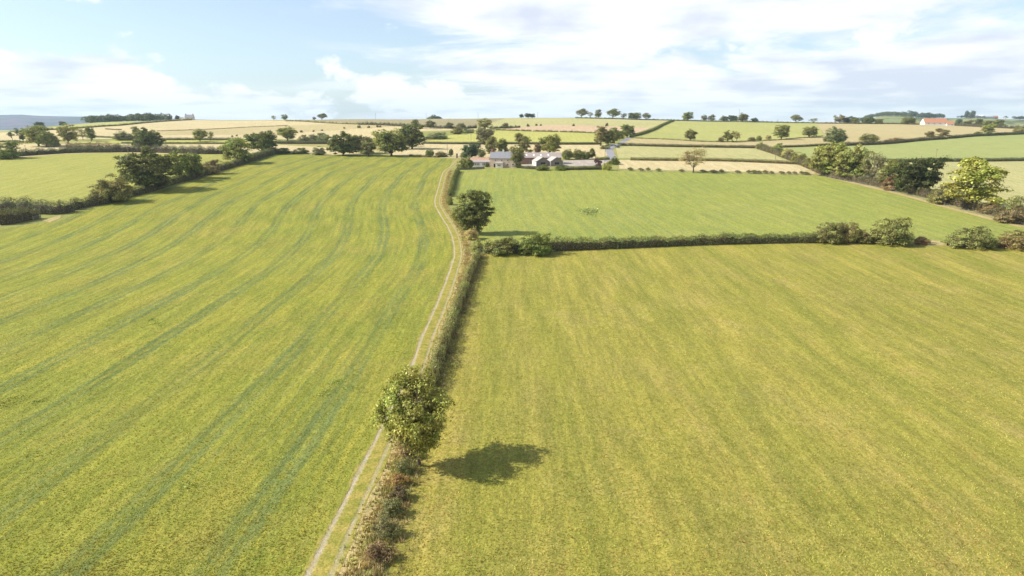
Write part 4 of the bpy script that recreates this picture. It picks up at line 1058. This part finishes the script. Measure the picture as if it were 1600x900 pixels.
hw([(1488, 196.5), (1530, 198.5), (1600, 202)], 4.5, w=4.0, col=(0.085, 0.085, 0.04), label='brownish thicket hedge right of the orange roofed barn', wob=0.4)
hw([(1312, 228), (1345, 227), (1380, 225.5), (1440, 220), (1478, 217.5)], 5.0, w=4.0, col=(0.075, 0.07, 0.035), label='dark thick hedge below the left part of the ploughed hillside', wob=0.35)
hw([(1482, 217), (1520, 213.5), (1560, 211.5), (1600, 209.5)], 3.8, w=3.0, col=(0.06, 0.07, 0.03), label='dark hedge below the right part of the ploughed hillside', wob=0.25)
hw([(1380, 253.5), (1440, 253), (1500, 252.5), (1560, 252), (1615, 251)], 5.0, w=3.0, col=(0.085, 0.095, 0.04), label='hedge between the fresh green field and the straw field on the right', wob=0.2)
hedge([(1186, 233), (1235, 250), (1290, 274), (1340, 285), (1400, 297), (1450, 309), (1500, 323), (1550, 336), (1600, 350)], 3.2, 4.0, 0.42, 1.3, (0.13, 0.115, 0.045), 'rough undergrowth hedge running under the whole right hand belt', wob=0.35)
hw([(640, 244), (660, 245), (685, 246)], 3.0, w=2.0, col=BR, label='brown scrubby hedge left of the end of the track', wob=0.4)

# ------------------------------------------------------------------ woods and far hills
def wood(name, x0, x1, Y, depth, h, col, label, n=60, zf=None, r=None):
    """a far-off wood that reads as one mass"""
    C = Acc()
    for i in range(n):
        x = random.uniform(x0, x1); y = Y + random.uniform(0, depth)
        z = (zf or gz)(x, y); s = h * random.uniform(0.75, 1.1); w = (r or h * 0.55) * random.uniform(0.8, 1.2)
        m = 170
        d = RNG.normal(size=(m, 3)); d /= np.linalg.norm(d, axis=1)[:, None]
        d[:, 2] = np.abs(d[:, 2]) * np.where(RNG.uniform(size=m) < 0.25, -0.6, 1)
        P = np.array([x, y, z + s * 0.5]) + d * np.array([w, w, s * 0.5]) * RNG.uniform(0.8, 1.05, (m, 1))
        C.add(leaves(P, d, h * 0.16, 0.5))
    me = C.mesh(name, M['leaf'])
    o = link(bpy.data.objects.new(name, me)); o.color = (*col, 1)
    return tag(o, label, 'wood', kind='stuff')
def sky_x(p, Y): return (p - 800) / FOC * Y * 0.975
wood('wood', sky_x(140, 1110), sky_x(255, 1110), 1095, 50, 12, (0.06, 0.085, 0.03), 'dark wood along the left skyline', 90)
wood('copse', sky_x(677, 1400), sky_x(694, 1400), 1300, 30, 14.0, BL, 'low distant copse just showing over the central ridge', 10)

def hill(name, fn, x0, x1, y0, y1, mat, label, nx=90, ny=40):
    xs = np.linspace(x0, x1, nx); ys = np.linspace(y0, y1, ny)
    Xg, Yg = np.meshgrid(xs, ys)
    V = np.stack([Xg, Yg, fn(Xg, Yg)], -1).reshape(-1, 3)
    i = (np.arange(ny - 1)[:, None] * nx + np.arange(nx - 1)[None]).ravel()
    F = np.stack([i, i + 1, i + nx + 1, i + nx], 1)
    o = link(bpy.data.objects.new(name, mesh_np(name, V, [F], mat, True)))
    return tag(o, label, kind='structure')
def patch_mat(name, c0, c1, c2, sc):
    m, t, o = newmat(name); N = NT(t)
    tc = N.n('ShaderNodeTexCoord').outputs['Object']
    v = N.n('ShaderNodeTexVoronoi'); N.put(v.inputs['Vector'], tc); v.inputs['Scale'].default_value = sc
    sp = N.n('ShaderNodeSeparateColor'); N.put(sp.inputs[0], v.outputs['Color'])
    col = N.mix(N.ramp(sp.outputs[0], 0.3, 0.7), c0, c1)
    col = N.mix(N.ramp(N.noise(tc, sc * 1.6, 6, 0.7), 0.5, 0.56), col, c2)
    t.links.new(N.bsdf(col, 0.95, 0.05), o.inputs[0]); return m
# the long flat moor across the valley, far left
def moor_z(x, y):
    pxx = 800 + x / y / 0.975 * FOC
    top = np.interp(pxx, [-300, 0, 40, 60, 130, 200, 330, 700], [182.5, 180, 179.3, 181, 182, 183.5, 187, 197])
    zt = CAM_H - elev(top) * 7000
    prof = ss(4300, 7000, y) * (1 - 0.3 * ss(7400, 9500, y))
    return -22 + (zt + 22) * prof + 3 * np.sin(x / 210.0) * np.sin(y / 260.0) * (1 - np.abs(prof - 0.5))
hill('moor', moor_z, -7500, -600, 4200, 9500, patch_mat('moorland', (0.055, 0.07, 0.06), (0.12, 0.08, 0.12), (0.035, 0.055, 0.045), 0.0022), 'long flat moor across the valley at far left', 140, 60)
# hills to the right behind the ridge
def hill_r(x, y):
    pxx = 800 + x / y / 0.975 * FOC
    top = np.interp(pxx, [1290, 1340, 1352, 1380, 1412, 1430, 1448, 1470, 1485, 1520, 1560, 1600, 1700, 1900], [199, 191.5, 186, 180.5, 181, 184, 184.5, 184.5, 185, 184, 186, 187, 186, 192])
    zt = CAM_H - elev(top) * 2400
    return -10 + (zt + 10) * ss(1500, 2400, y) * (1 - 0.7 * ss(2500, 3400, y))
hill('hills', hill_r, 1000, 2900, 1500, 3400, patch_mat('far_fields', (0.20, 0.24, 0.09), (0.30, 0.30, 0.12), (0.09, 0.11, 0.05), 0.006), 'green rolling hills far right beyond the ridge', 140, 60)
wood('wood', sky_x(1352, 2350), sky_x(1413, 2350), 2250, 170, 13, (0.07, 0.09, 0.04), 'rounded wooded hill behind the right skyline copse', 110, hill_r)
wood('wood', sky_x(1418, 2300), sky_x(1447, 2300), 2250, 70, 19, (0.05, 0.075, 0.04), 'dark distant wood left of the orange roof', 26, hill_r)
wood('wood', sky_x(1461, 2300), sky_x(1472, 2300), 2280, 60, 15, (0.05, 0.075, 0.04), 'small distant wood directly behind the orange roof', 10, hill_r)
wood('wood', sky_x(1486, 2380), sky_x(1512, 2380), 2300, 80, 9, (0.05, 0.07, 0.04), 'thin distant tree belt between orange roof and far sheds', 26, hill_r)
wood('wood', sky_x(1562, 2380), sky_x(1610, 2380), 2300, 80, 11, (0.05, 0.07, 0.04), 'distant tree belt at the right edge on the horizon', 34, hill_r)
for p_, h_, lb in [(1507, 24, 'round bluish tree left of the far white sheds'), (1516, 24, 'thin bluish tree right above the far red house')]:
    y_ = 2360; x_ = sky_x(p_, y_)
    put_tree(0, 0, h_ / mpp(Vector((x_, y_, 40))), 8, 'round', BL, lb, at_=Vector((x_, y_, float(hill_r(x_, y_)))))

# ------------------------------------------------------------------ buildings
class MB:
    def __init__(s): s.bm = bmesh.new()
    def box(s, x0, x1, y0, y1, z0, z1):
        v = [s.bm.verts.new(p) for p in ((x0, y0, z0), (x1, y0, z0), (x1, y1, z0), (x0, y1, z0), (x0, y0, z1), (x1, y0, z1), (x1, y1, z1), (x0, y1, z1))]
        for f in ((0, 3, 2, 1), (4, 5, 6, 7), (0, 1, 5, 4), (1, 2, 6, 5), (2, 3, 7, 6), (3, 0, 4, 7)): s.bm.faces.new([v[i] for i in f])
        return s
    def prism(s, prof, a0, a1, axis='x'):
        """extrude a profile (list of 2d) along x or y"""
        def P(a, p): return (a, p[0], p[1]) if axis == 'x' else (p[0], a, p[1])
        A = [s.bm.verts.new(P(a0, p)) for p in prof]; B = [s.bm.verts.new(P(a1, p)) for p in prof]
        n = len(prof)
        s.bm.faces.new(A); s.bm.faces.new(B[::-1])
        for i in range(n): s.bm.faces.new((A[i], B[i], B[(i + 1) % n], A[(i + 1) % n]))
        return s
    def cyl(s, x, y, z0, z1, r0, r1=None, seg=8):
        r1 = r0 if r1 is None else r1
        A = [s.bm.verts.new((x + r0 * math.cos(i * 2 * math.pi / seg), y + r0 * math.sin(i * 2 * math.pi / seg), z0)) for i in range(seg)]
        B = [s.bm.verts.new((x + r1 * math.cos(i * 2 * math.pi / seg), y + r1 * math.sin(i * 2 * math.pi / seg), z1)) for i in range(seg)]
        s.bm.faces.new(A[::-1]); s.bm.faces.new(B)
        for i in range(seg): s.bm.faces.new((A[i], A[(i + 1) % seg], B[(i + 1) % seg], B[i]))
        return s
    def build(s, name, mat, parent=None, bevel=0.0):
        bmesh.ops.recalc_face_normals(s.bm, faces=s.bm.faces)
        if bevel: bmesh.ops.bevel(s.bm, geom=list(s.bm.edges), offset=bevel, segments=1, affect='EDGES', clamp_overlap=True)
        me = bpy.data.meshes.new(name); s.bm.to_mesh(me); s.bm.free(); me.materials.append(mat)
        return link(bpy.data.objects.new(name, me), parent)
def front_window(root, x, z, w, h, y=0.0, frame='white', glass='glass'):
    f = MB(); t = 0.09; yy = y - 0.05
    f.box(x - w / 2, x + w / 2, yy, y + 0.05, z, z + t); f.box(x - w / 2, x + w / 2, yy, y + 0.05, z + h - t, z + h)
    f.box(x - w / 2, x - w / 2 + t, yy, y + 0.05, z + t, z + h - t); f.box(x + w / 2 - t, x + w / 2, yy, y + 0.05, z + t, z + h - t)
    f.box(x - 0.03, x + 0.03, yy + 0.01, y + 0.05, z + t, z + h - t)
    r = f.build('window', M[frame], root)
    MB().box(x - w / 2 + t, x + w / 2 - t, y - 0.025, y - 0.005, z + t, z + h - t).build('pane', M[glass], r)
    MB().box(x - w / 2 - 0.08, x + w / 2 + 0.08, y - 0.14, y - 0.003, z - 0.12, z - 0.004).build('sill', M['stone'], r)
    return r
def gable_roof(root, w, d, ez, rz, mat, name='roof', over=0.25, th=0.16, axis='x', x0=0.0, y0=0.0):
    """ridge along x (or y); building occupies x0..x0+w, y0..y0+d"""
    m = MB()
    if axis == 'x':
        sl = (rz - ez) / (d / 2); o = over
        prof = [(y0 - o, ez - o * sl + 0.02), (y0 + d / 2, rz + 0.02), (y0 + d + o, ez - o * sl + 0.02), (y0 + d + o, ez - o * sl + th), (y0 + d / 2, rz + th + 0.03), (y0 - o, ez - o * sl + th)]
        m.prism(prof, x0 - over, x0 + w + over, 'x')
    else:
        sl = (rz - ez) / (w / 2); o = over
        prof = [(x0 - o, ez - o * sl + 0.02), (x0 + w / 2, rz + 0.02), (x0 + w + o, ez - o * sl + 0.02), (x0 + w + o, ez - o * sl + th), (x0 + w / 2, rz + th + 0.03), (x0 - o, ez - o * sl + th)]
        m.prism(prof, y0 - over, y0 + d + over, 'y')
    return m.build(name, mat, root)
def farm():
    k = mpp(at(790, 262))
    # farmhouse
    p = at(766, 261.5)
    h = empty('farmhouse', p, rad(-6)); tag(h, 'two storey cream pink stone farmhouse with blue grey slate roof', 'farmhouse')
    w = 15.0; d = 6.5; ez = 5.0; rz_ = 8.2
    MB().prism([(0, -1), (0, ez), (d / 2, rz_), (d, ez), (d, -1)], 0, w, 'x').build('wall', M['stone'], h)
    r = gable_roof(h, w, d, ez, rz_, M['slate'])
    MB().box(0.15, 1.15, d / 2 - 0.45, d / 2 + 0.45, rz_ - 0.3, rz_ + 1.5).build('chimney', M['brick'], r, 0.03)
    c = MB().box(6.3, 7.3, d / 2 - 0.4, d / 2 + 0.4, rz_ - 0.3, rz_ + 0.9); c.cyl(6.6, d / 2, rz_ + 0.9, rz_ + 1.2, 0.14); c.cyl(7.0, d / 2, rz_ + 0.9, rz_ + 1.2, 0.14)
    c.build('chimney', M['cream'], r)
    for x in (2.9, 6.3, 9.6, 12.6): front_window(h, x, 3.35, 0.95, 0.95)
    for x in (9.4, 12.4): front_window(h, x, 0.95, 1.1, 1.2)
    dr = MB().box(1.9, 2.8, -0.06, 0.0, 0.0, 2.0).build('door', M['dark'], h)
    MB().box(2.65, 2.72, -0.10, -0.06, 0.95, 1.05).build('handle', M['metal'], dr)
    # porch
    MB().prism([(-2.2, -1), (-2.2, 2.3), (0.0, 2.9), (0.0, -1)], 3.2, 7.0, 'x').build('porch', M['cream'], h)
    MB().prism([(-2.45, 2.28), (-0.02, 2.95), (-0.02, 3.08), (-2.45, 2.42)], 3.0, 7.2, 'x').build('porch_roof', M['sheet'], h)
    front_window(h, 5.1, 0.9, 1.9, 0.8, -2.2)
    # low white windowed range
    p = at(737.5, 261.0)
    b = empty('garden_building', p + Vector((0, 1.5, 0)), rad(-4)); tag(b, 'long low white windowed building with grey roof left of the farmhouse', 'outbuilding')
    MB().box(0, 9.4, 0, 4.5, -1, 2.6).build('wall', M['white'], b)
    MB().prism([(-0.35, 2.55), (4.7, 3.3), (4.7, 3.45), (-0.35, 2.72)], -0.3, 9.7, 'x').build('roof', M['sheet'], b)
    for x in (1.0, 1.9, 2.8, 3.7, 6.0, 6.9, 7.8): front_window(b, x, 0.75, 0.72, 1.45)
    # orange tiled range behind
    p = at(734, 259.0) + Vector((0, 6.5, 0))
    b = empty('tiled_outbuilding', (p.x, p.y, gz(p.x, p.y)), rad(-4)); tag(b, 'low range with orange tiled roof behind the white windowed building', 'outbuilding')
    MB().prism([(0, -1), (0, 2.4), (2.5, 3.7), (5, 2.4), (5, -1)], 0, 10.4, 'x').build('wall', M['stone'], b)
    gable_roof(b, 10.4, 5, 2.4, 3.7, M['tile_old'])
    # barn
    p = at(812.5, 258.5)
    b = empty('barn', p + Vector((0, 7.0, 0.0)), rad(3)); tag(b, 'long stone barn with pale grey roof behind the two gabled sheds', 'barn')
    w, d, ez, rz_ = 23.5, 8.0, 3.9, 6.4
    MB().prism([(0, -1), (0, ez), (d / 2, rz_), (d, ez), (d, -1)], 0, w, 'x').build('wall', M['brickwall'], b)
    r = gable_roof(b, w, d, ez, rz_, M['sheet'])
    for x in (3.4, 7.6, 11.6, 15.8):
        sl = (rz_ - ez) / (d / 2)
        MB().prism([(1.2, ez + 1.2 * sl + 0.17), (2.6, ez + 2.6 * sl + 0.17), (2.6, ez + 2.6 * sl + 0.24), (1.2, ez + 1.2 * sl + 0.24)], x, x + 0.9, 'x').build('rooflight', M['white'], r)
    MB().box(-0.45, -0.002, -0.3, 0.4, -1, ez + 0.4).build('buttress', M['cream'], b)
    dd = MB().box(5.0, 6.6, -0.07, -0.002, 0, 2.6).build('door', M['wood'], b); MB().box(6.3, 6.38, -0.12, -0.07, 1.2, 1.4).build('handle', M['metal'], dd)
    # sheds
    for i, (bx, lb, side) in enumerate([(838.5, 'left hand gabled shed with a wide black opening before the barn', 'cream'), (860.3, 'right hand gabled shed with a wide black opening before the barn', 'stone')]):
        p = at(bx, 260.0)
        b = empty('shed', p, rad(16)); tag(b, lb, 'shed', 'twin gabled sheds')
        w, d, ez, rz_ = 7.1, 8.2, 2.7, 4.9
        # front gable with an opening, side and back walls
        f = MB()
        ox0, ox1, oz0, oz1 = 2.4, 5.0, 0.9, 2.2
        f.box(0, ox0, 0, 0.3, -1, oz1); f.box(ox1, w, 0, 0.3, -1, oz1); f.box(ox0, ox1, 0, 0.3, -1, oz0)
        f.prism([(0, oz1), (w, oz1), (w, ez), (w / 2, rz_), (0, ez)], 0, 0.3, 'y')
        f.build('gable_wall', M['stone_dark'], b)  # dark tone paints the shade of the front into the wall colour
        MB().box(0, 0.3, 0.302, d, -1, ez).build('side_wall', M['cream'], b)  # pale tone paints the sunlit left side into the wall colour
        MB().box(w - 0.3, w, 0.302, d, -1, ez).build('side_wall', M['stone_dark'], b)
        MB().prism([(0.3, -1), (w - 0.3, -1), (w - 0.3, ez), (w / 2, rz_ - 0.2), (0.3, ez)], d - 0.3, d, 'y').build('back_wall', M['stone_dark'], b)
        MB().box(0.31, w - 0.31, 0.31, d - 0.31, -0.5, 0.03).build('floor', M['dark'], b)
        gable_roof(b, w, d, ez, rz_, M['sheet_light'], axis='y', over=0.22)
        g = MB(); g.box(ox0 + 0.02, ox1 - 0.02, 0.12, 0.17, oz0, oz0 + 0.07); g.box(ox0 + 0.02, ox1 - 0.02, 0.12, 0.17, oz1 - 0.07, oz1)
        g.box((ox0 + ox1) / 2 - 0.04, (ox0 + ox1) / 2 + 0.04, 0.12, 0.17, oz0 + 0.07, oz1 - 0.07)
        wi = g.build('window', M['wood'], b)
        MB().box(ox0 + 0.02, ox1 - 0.02, 0.18, 0.20, oz0 + 0.07, oz1 - 0.07).build('pane', M['glass'], wi)
    # garden wall
    a = at(717.5, 265.5); c = at(757, 263.8); L = (c - a).length
    ang = math.atan2(c.y - a.y, c.x - a.x)
    g = MB()
    n = 12
    for i in range(n):
        x0, x1 = i * L / n, (i + 1) * L / n
        q = a + (c - a) * ((i + 0.5) / n)
        g.box(x0, x1 - 0.002, -0.25, 0.25, gz(q.x, q.y) - a.z - 0.3, gz(q.x, q.y) - a.z + 1.15 + random.uniform(-0.08, 0.08))
    e = g.build('garden_wall', M['stone_dark']); e.location = a; e.rotation_euler = (0, 0, ang)
    tag(e, 'low grey stone wall in front of the farm garden', 'wall')
farm()
def simple_barn(name, p, w, d, ez, rz_, rot, mw, mr, label, cat, chim=False, windows=0):
    b = empty(name, p, rot); tag(b, label, cat)
    MB().prism([(0, -2), (0, ez), (d / 2, rz_), (d, ez), (d, -2)], 0, w, 'x').build('wall', M[mw], b)
    r = gable_roof(b, w, d, ez, rz_, M[mr])
    if chim:
        MB().box(0.3, 1.4, d / 2 - 0.5, d / 2 + 0.5, rz_ - 0.4, rz_ + 1.6).build('chimney', M['brick'], r)
        MB().box(w - 1.4, w - 0.3, d / 2 - 0.5, d / 2 + 0.5, rz_ - 0.4, rz_ + 1.6).build('chimney', M['brick'], r)
    for i in range(windows):
        front_window(b, (i + 0.7) * w / windows, ez * 0.35, 1.6, 1.4)
    return b
def on_ridge(pxx, Y): 
    x = sky_x(pxx, Y); return Vector((x, Y, gz(x, Y)))
p = on_ridge(1443, 1040)
simple_barn('barn', p, 33, 13, 2.8, 9.0, rad(-3), 'white', 'tile', 'big orange roofed barn on the right skyline', 'barn', windows=4)
p = on_ridge(1478, 1036)
simple_barn('barn_wing', p, 10.5, 8, 2.2, 6.4, rad(-3), 'white', 'tile', 'smaller orange roofed wing right of the big orange barn', 'barn', windows=1)
p = on_ridge(291, 1065)
simple_barn('farmhouse', p, 12, 8, 4.4, 8.0, rad(8), 'cream', 'slate', 'skyline farmhouse with two chimneys right of the left wood', 'farmhouse', True, 2)
p = on_ridge(276.5, 1068)
simple_barn('outbuilding', p, 10, 7, 3.0, 5.2, rad(-12), 'white', 'slate', 'low pale outbuilding left of the skyline farmhouse', 'outbuilding', windows=1)
def far_p(pxx, Y=2395):
    x = sky_x(pxx, Y); return Vector((x, Y, float(hill_r(x, Y)) - 0.5))
simple_barn('farm_shed', far_p(1521), 28, 18, 5.5, 9, rad(-4), 'metal', 'white', 'far white roofed shed on the horizon right of the red house', 'shed')
simple_barn('farm_shed', far_p(1535), 34, 18, 4.5, 7.5, rad(-4), 'metal', 'slate', 'far longer blue grey shed beside the white roofed one', 'shed')
simple_barn('red_house', far_p(1512), 16, 10, 7, 12, rad(5), 'brickwall', 'brick', 'far red brick house left of the horizon sheds', 'house', True)
simple_barn('red_house', far_p(1549), 14, 10, 6, 10, rad(-8), 'brickwall', 'brick', 'far low red building right of the horizon sheds', 'house')

# ------------------------------------------------------------------ poles, fences, gate, cars
def pole(bx, by, hp, label, arm=True, at_=None, r=0.15, group=None, name='utility_pole'):
    p = at_ or at(bx, by); h = hp * mpp(p)
    e = empty(name, p); tag(e, label, 'pole', group)
    MB().cyl(0, 0, -0.5, h, r, r * 0.75).build('post', M['pole'], e)
    if arm:
        MB().box(-0.9, 0.9, -0.08, 0.08, h - 0.55, h - 0.4).build('crossarm', M['pole'], e)
        for x in (-0.75, 0.0, 0.75): MB().cyl(x, 0, h - 0.4, h - 0.2, 0.05).build('insulator', M['white'], e)
    return e
pole(699, 243, 21, 'pale wooden pole left of the track end, behind the scrub')
pole(751, 248, 19, 'wooden pole between the dark conifer and the farmhouse')
pole(736, 222, 12, 'thin pole standing on the yellow field edge', r=0.12)
pole(945, 253, 23, 'wooden pole at the farm yard by the lane')
pole(1211, 252, 19, 'wooden pole beside the diagonal belt of bushes')
pole(1462, 249, 16, 'wooden pole in the fresh green field on the right', r=0.12)
pole(201, 245, 14, 'thin wooden pole at the back edge of the pale left field', r=0.13)
pole(41, 241, 14, 'thin pole in the hedge behind the pale field, far left', r=0.12)
pole(1525, 197, 7, 'short pole on the skyline under the white sheds', r=0.2)
pole(1154, 190.5, 19, 'tall thin mast on the skyline beside the greenest tree', r=0.22, name='mast')
pole(1215, 191.5, 5, 'short skyline post right of the mast', arm=False, r=0.25)
for q_, (x_, y_) in zip(('leftmost', 'second from left', 'third from left', 'rightmost'), ((587, 186.4), (666, 185.6), (747, 185.1), (840, 184.8))):
    pole(x_, y_, 9, q_ + ' of the four thin poles standing on the bare central skyline', r=0.16, group='skyline poles above the farm')
pole(302, 188, 7, 'thin pole right of the skyline farmhouse', r=0.16)

def fence(pts, spacing, label, hgt=1.2, rails=False, sheetlabel=None):
    L = smooth_line([tuple(at(*q)[:2]) for q in pts], spacing)
    org = Vector((L[0][0], L[0][1], gz(*L[0])))
    e = empty('fence', org); tag(e, label, 'fence')
    me = None
    pm = MB().cyl(0, 0, -0.3, hgt, 0.08, 0.07, 6).build('post', M['wood'], e)
    tops = []
    for i, q in enumerate(L[:99]):
        o = pm if i == 0 else pm.copy()
        if i: COL.objects.link(o); o.parent = e
        o.location = (q[0] - org.x, q[1] - org.y, gz(q[0], q[1]) - org.z); o.rotation_euler = (random.uniform(-.05, .05), random.uniform(-.05, .05), 0)
        tops.append((q[0] - org.x, q[1] - org.y, gz(q[0], q[1]) - org.z))
    for zz in (0.35, 0.7, 1.05):
        A = Acc(); A.add(tube([(t[0], t[1], t[2] + zz) for t in tops], 0.012, 0.012, 4))
        link(bpy.data.objects.new('wire', A.mesh('wire', M['metal'])), e)
fence([(1290, 277), (1400, 301), (1500, 328.5), (1600, 353.5)], 3.2, 'post and wire fence following the right hand belt of trees')
fence([(965, 266.5), (1085, 270.5), (1285, 275)], 4.0, 'low post and wire fence in front of the gappy bush row')
# field gate where hedge, tree and cross hedge meet
def gate(a, b, label):
    L = (b - a).length; e = empty('gate', a, math.atan2(b.y - a.y, b.x - a.x)); tag(e, label, 'gate')
    for x in (0, L): MB().cyl(x, 0, -0.3, 1.5, 0.11).build('post', M['wood'], e)
    m = MB()
    for z in (0.25, 0.5, 0.75, 1.0, 1.22): m.box(0.15, L - 0.15, -0.02, 0.02, z, z + 0.07)
    m.box(0.15, 0.22, -0.035, -0.021, 0.25, 1.29); m.box(L - 0.22, L - 0.15, -0.035, -0.021, 0.25, 1.29)
    m.build('bars', M['metal'], e)
gate(at(746, 397), at(755, 391), 'metal bar gate between the track hedge and the cross hedge')
gate(at(52, 344), at(64, 341), 'grey metal gate in the gap of the left hedge')
gate(at(1424, 379), at(1434, 378), 'small wooden posted gate in the gap of the cross hedge')
def gatepost(p, label):
    b = MB().box(-0.5, 0.5, -0.5, 0.5, -0.3, 2.6); b.box(-0.6, 0.6, -0.6, 0.6, 2.6, 2.8)
    o = b.build('gate_pillar', M['stone_dark'], None, 0.04); o.location = p; tag(o, label, 'pillar')
gatepost(at(714, 247), 'dark stone gate pillar where the track reaches the farm')
def car(p, rot, col, label):
    e = empty('parked_car', p, rot); tag(e, label, 'car')
    m = MB(); prof = [(-2.1, 0.35), (2.1, 0.35), (2.15, 0.8), (1.2, 0.95), (0.6, 1.42), (-1.3, 1.45), (-2.0, 0.98), (-2.15, 0.7)]
    m.prism(prof, -0.85, 0.85, 'y'); m.build('body', M[col], e, 0.05)
    m = MB(); m.prism([(-1.75, 0.98), (1.02, 0.98), (0.55, 1.36), (-1.25, 1.38)], -0.865, 0.865, 'y'); m.build('windows', M['glass'], e)
    for x in (-1.3, 1.3):
        for y in (-0.8, 0.8):
            w = MB().cyl(0, 0, -0.1, 0.1, 0.33, seg=14).build('wheel', M['rubber'], e); w.location = (x, y, 0.33); w.rotation_euler = (rad(90), 0, 0)
car(at(958, 228.3) + Vector((0, 0, 0.1)), rad(10), 'carwhite', 'white car parked under the lane trees')
car(at(960.5, 231.0) + Vector((2, 0, 0.1)), rad(60), 'carblue', 'dark blue car on the lane beside the white one')

# ------------------------------------------------------------------ rough grass and weeds
def tufts(name, P, hgt, wd, cols, label, blades=6, fl=None):
    """grass blades: thin triangles, as one thing nobody could count"""
    n = len(P) * blades
    B_ = np.repeat(P, blades, 0); B_[:, :2] += RNG.normal(size=(n, 2)) * hgt * 0.25
    a = RNG.uniform(0, 2 * math.pi, n); d = np.stack([np.cos(a), np.sin(a), np.zeros(n)], 1)
    hh = hgt * RNG.uniform(0.5, 1.2, n)[:, None]
    tip = B_ + np.array([0, 0, 1.0]) * hh + np.stack([RNG.normal(size=n), RNG.normal(size=n), np.zeros(n)], 1) * hh * 0.35
    V = np.stack([B_ - d * wd, B_ + d * wd, tip], 1).reshape(-1, 3)
    me = mesh_np(name, V, [np.arange(3 * n).reshape(n, 3)], M['leaf'])
    o = link(bpy.data.objects.new(name, me)); o.color = (*cols, 1)
    return tag(o, label, 'grass', kind='stuff')
def along(fn, y0, y1, n, wd):
    y = RNG.uniform(y0, y1, n); x = np.array([fn(v) for v in y]) + RNG.normal(size=n) * wd
    return np.stack([x, y, ground(x, y) + 0.05], 1)
tufts('rough_grass', along(lambda y: HX(max(y, 60)) - 0.4, 48, 180, 4500, 0.8), 0.4, 0.05, (0.34, 0.28, 0.10), 'dry brown grass growing through the hedge beside the track')
tufts('rough_grass', along(lambda y: float(np.interp(y, TL[_o, 1], TL[_o, 0])) + 2.7, 48, yT - 14, 9500, 0.55), 0.28, 0.05, (0.40, 0.33, 0.10), 'straw coloured tufts on the verge right of the track')
def field_tufts(x0f, x1f, n, col, label):
    y = 46 + 110 * RNG.uniform(size=n) ** 1.6
    lo = np.array([x0f(v) for v in y]); hi = np.array([x1f(v) for v in y])
    x = lo + (hi - lo) * RNG.uniform(size=n)
    tufts('grass', np.stack([x, y, ground(x, y) + 0.03], 1), 0.12, 0.03, col, label, 5)
field_tufts(lambda v: -0.92 * v - 4, lambda v: float(np.interp(v, TL[_o, 1], TL[_o, 0])) - 1.6, 34000, (0.36, 0.35, 0.04), 'short tufts of pasture grass in the near left field')
field_tufts(lambda v: HX(max(v, 50)) + 1.4, lambda v: 0.90 * v + 4, 46000, (0.43, 0.365, 0.065), 'short tufts of dry grass in the near right field')
def patch(cx, cy, r, n, sx=1.6):
    P = []
    for x0, y0, rr in zip(cx, cy, r):
        q = at(x0, y0); k = int(n * rr)
        x = q.x + RNG.normal(size=k) * rr * sx; y = q.y + RNG.normal(size=k) * rr
        P.append(np.stack([x, y, ground(x, y) + 0.04], 1))
    return np.vstack(P)
wp = patch([15, 8, 22, 245, 238, 252, 520, 512, 530, 548, 500, 295, 60], [628, 634, 622, 505, 500, 508, 600, 612, 596, 607, 618, 760, 628], [0.9, 0.6, 0.6, 0.5, 0.4, 0.4, 0.45, 0.5, 0.4, 0.4, 0.4, 0.4, 0.3], 160)
d_ = RNG.normal(size=(len(wp), 3)); wp[:, 2] += RNG.uniform(0, 0.15, len(wp))
me = mesh_np('weeds', *(lambda vf: (vf[0], [vf[1]]))(leaves(wp, d_ * 0.3 + (0, 0, 1), 0.2, 0.4)), M['leaf'])
o = link(bpy.data.objects.new('weeds', me)); o.color = (0.20, 0.27, 0.03, 1); tag(o, 'bright green weed patches scattered in the left field', 'weeds', kind='stuff')

c_ = at(921, 331)
an = RNG.uniform(0, 6.28, 900); rr_ = np.abs(RNG.normal(size=900)) * 0.45 + 0.15 * (np.sin(an * 3) > 0.2)
xx_ = c_.x + np.cos(an) * 3.6 * rr_; yy_ = c_.y + np.sin(an) * 6.5 * rr_
dp = np.stack([xx_, yy_, ground(xx_, yy_) + RNG.uniform(0.05, 0.5, 900)], 1)
me = mesh_np('rushes', *(lambda vf: (vf[0], [vf[1]]))(leaves(dp, RNG.normal(size=(900, 3)) * 0.5 + (0, 0, 0.6), 0.5, 0.5)), M['leaf'])
o = link(bpy.data.objects.new('rushes', me)); o.color = (0.27, 0.32, 0.09, 1); tag(o, 'small dark patch of rushes in the middle green field', 'rushes', kind='stuff')

# ------------------------------------------------------------------ air
def haze():
    m, t, o = newmat('haze_air')
    v = t.nodes.new('ShaderNodeVolumePrincipled')
    v.inputs['Color'].default_value = (0.62, 0.80, 1.0, 1)
    v.inputs['Density'].default_value = 0.00007
    v.inputs['Anisotropy'].default_value = 0.2
    t.links.new(v.outputs[0], o.inputs['Volume'])
    b = MB().box(-9100, 9100, -120, 11600, -60, 260).build('haze', m)
    tag(b, 'thin pale summer haze over the far fields and moor', 'haze', kind='stuff')
haze()
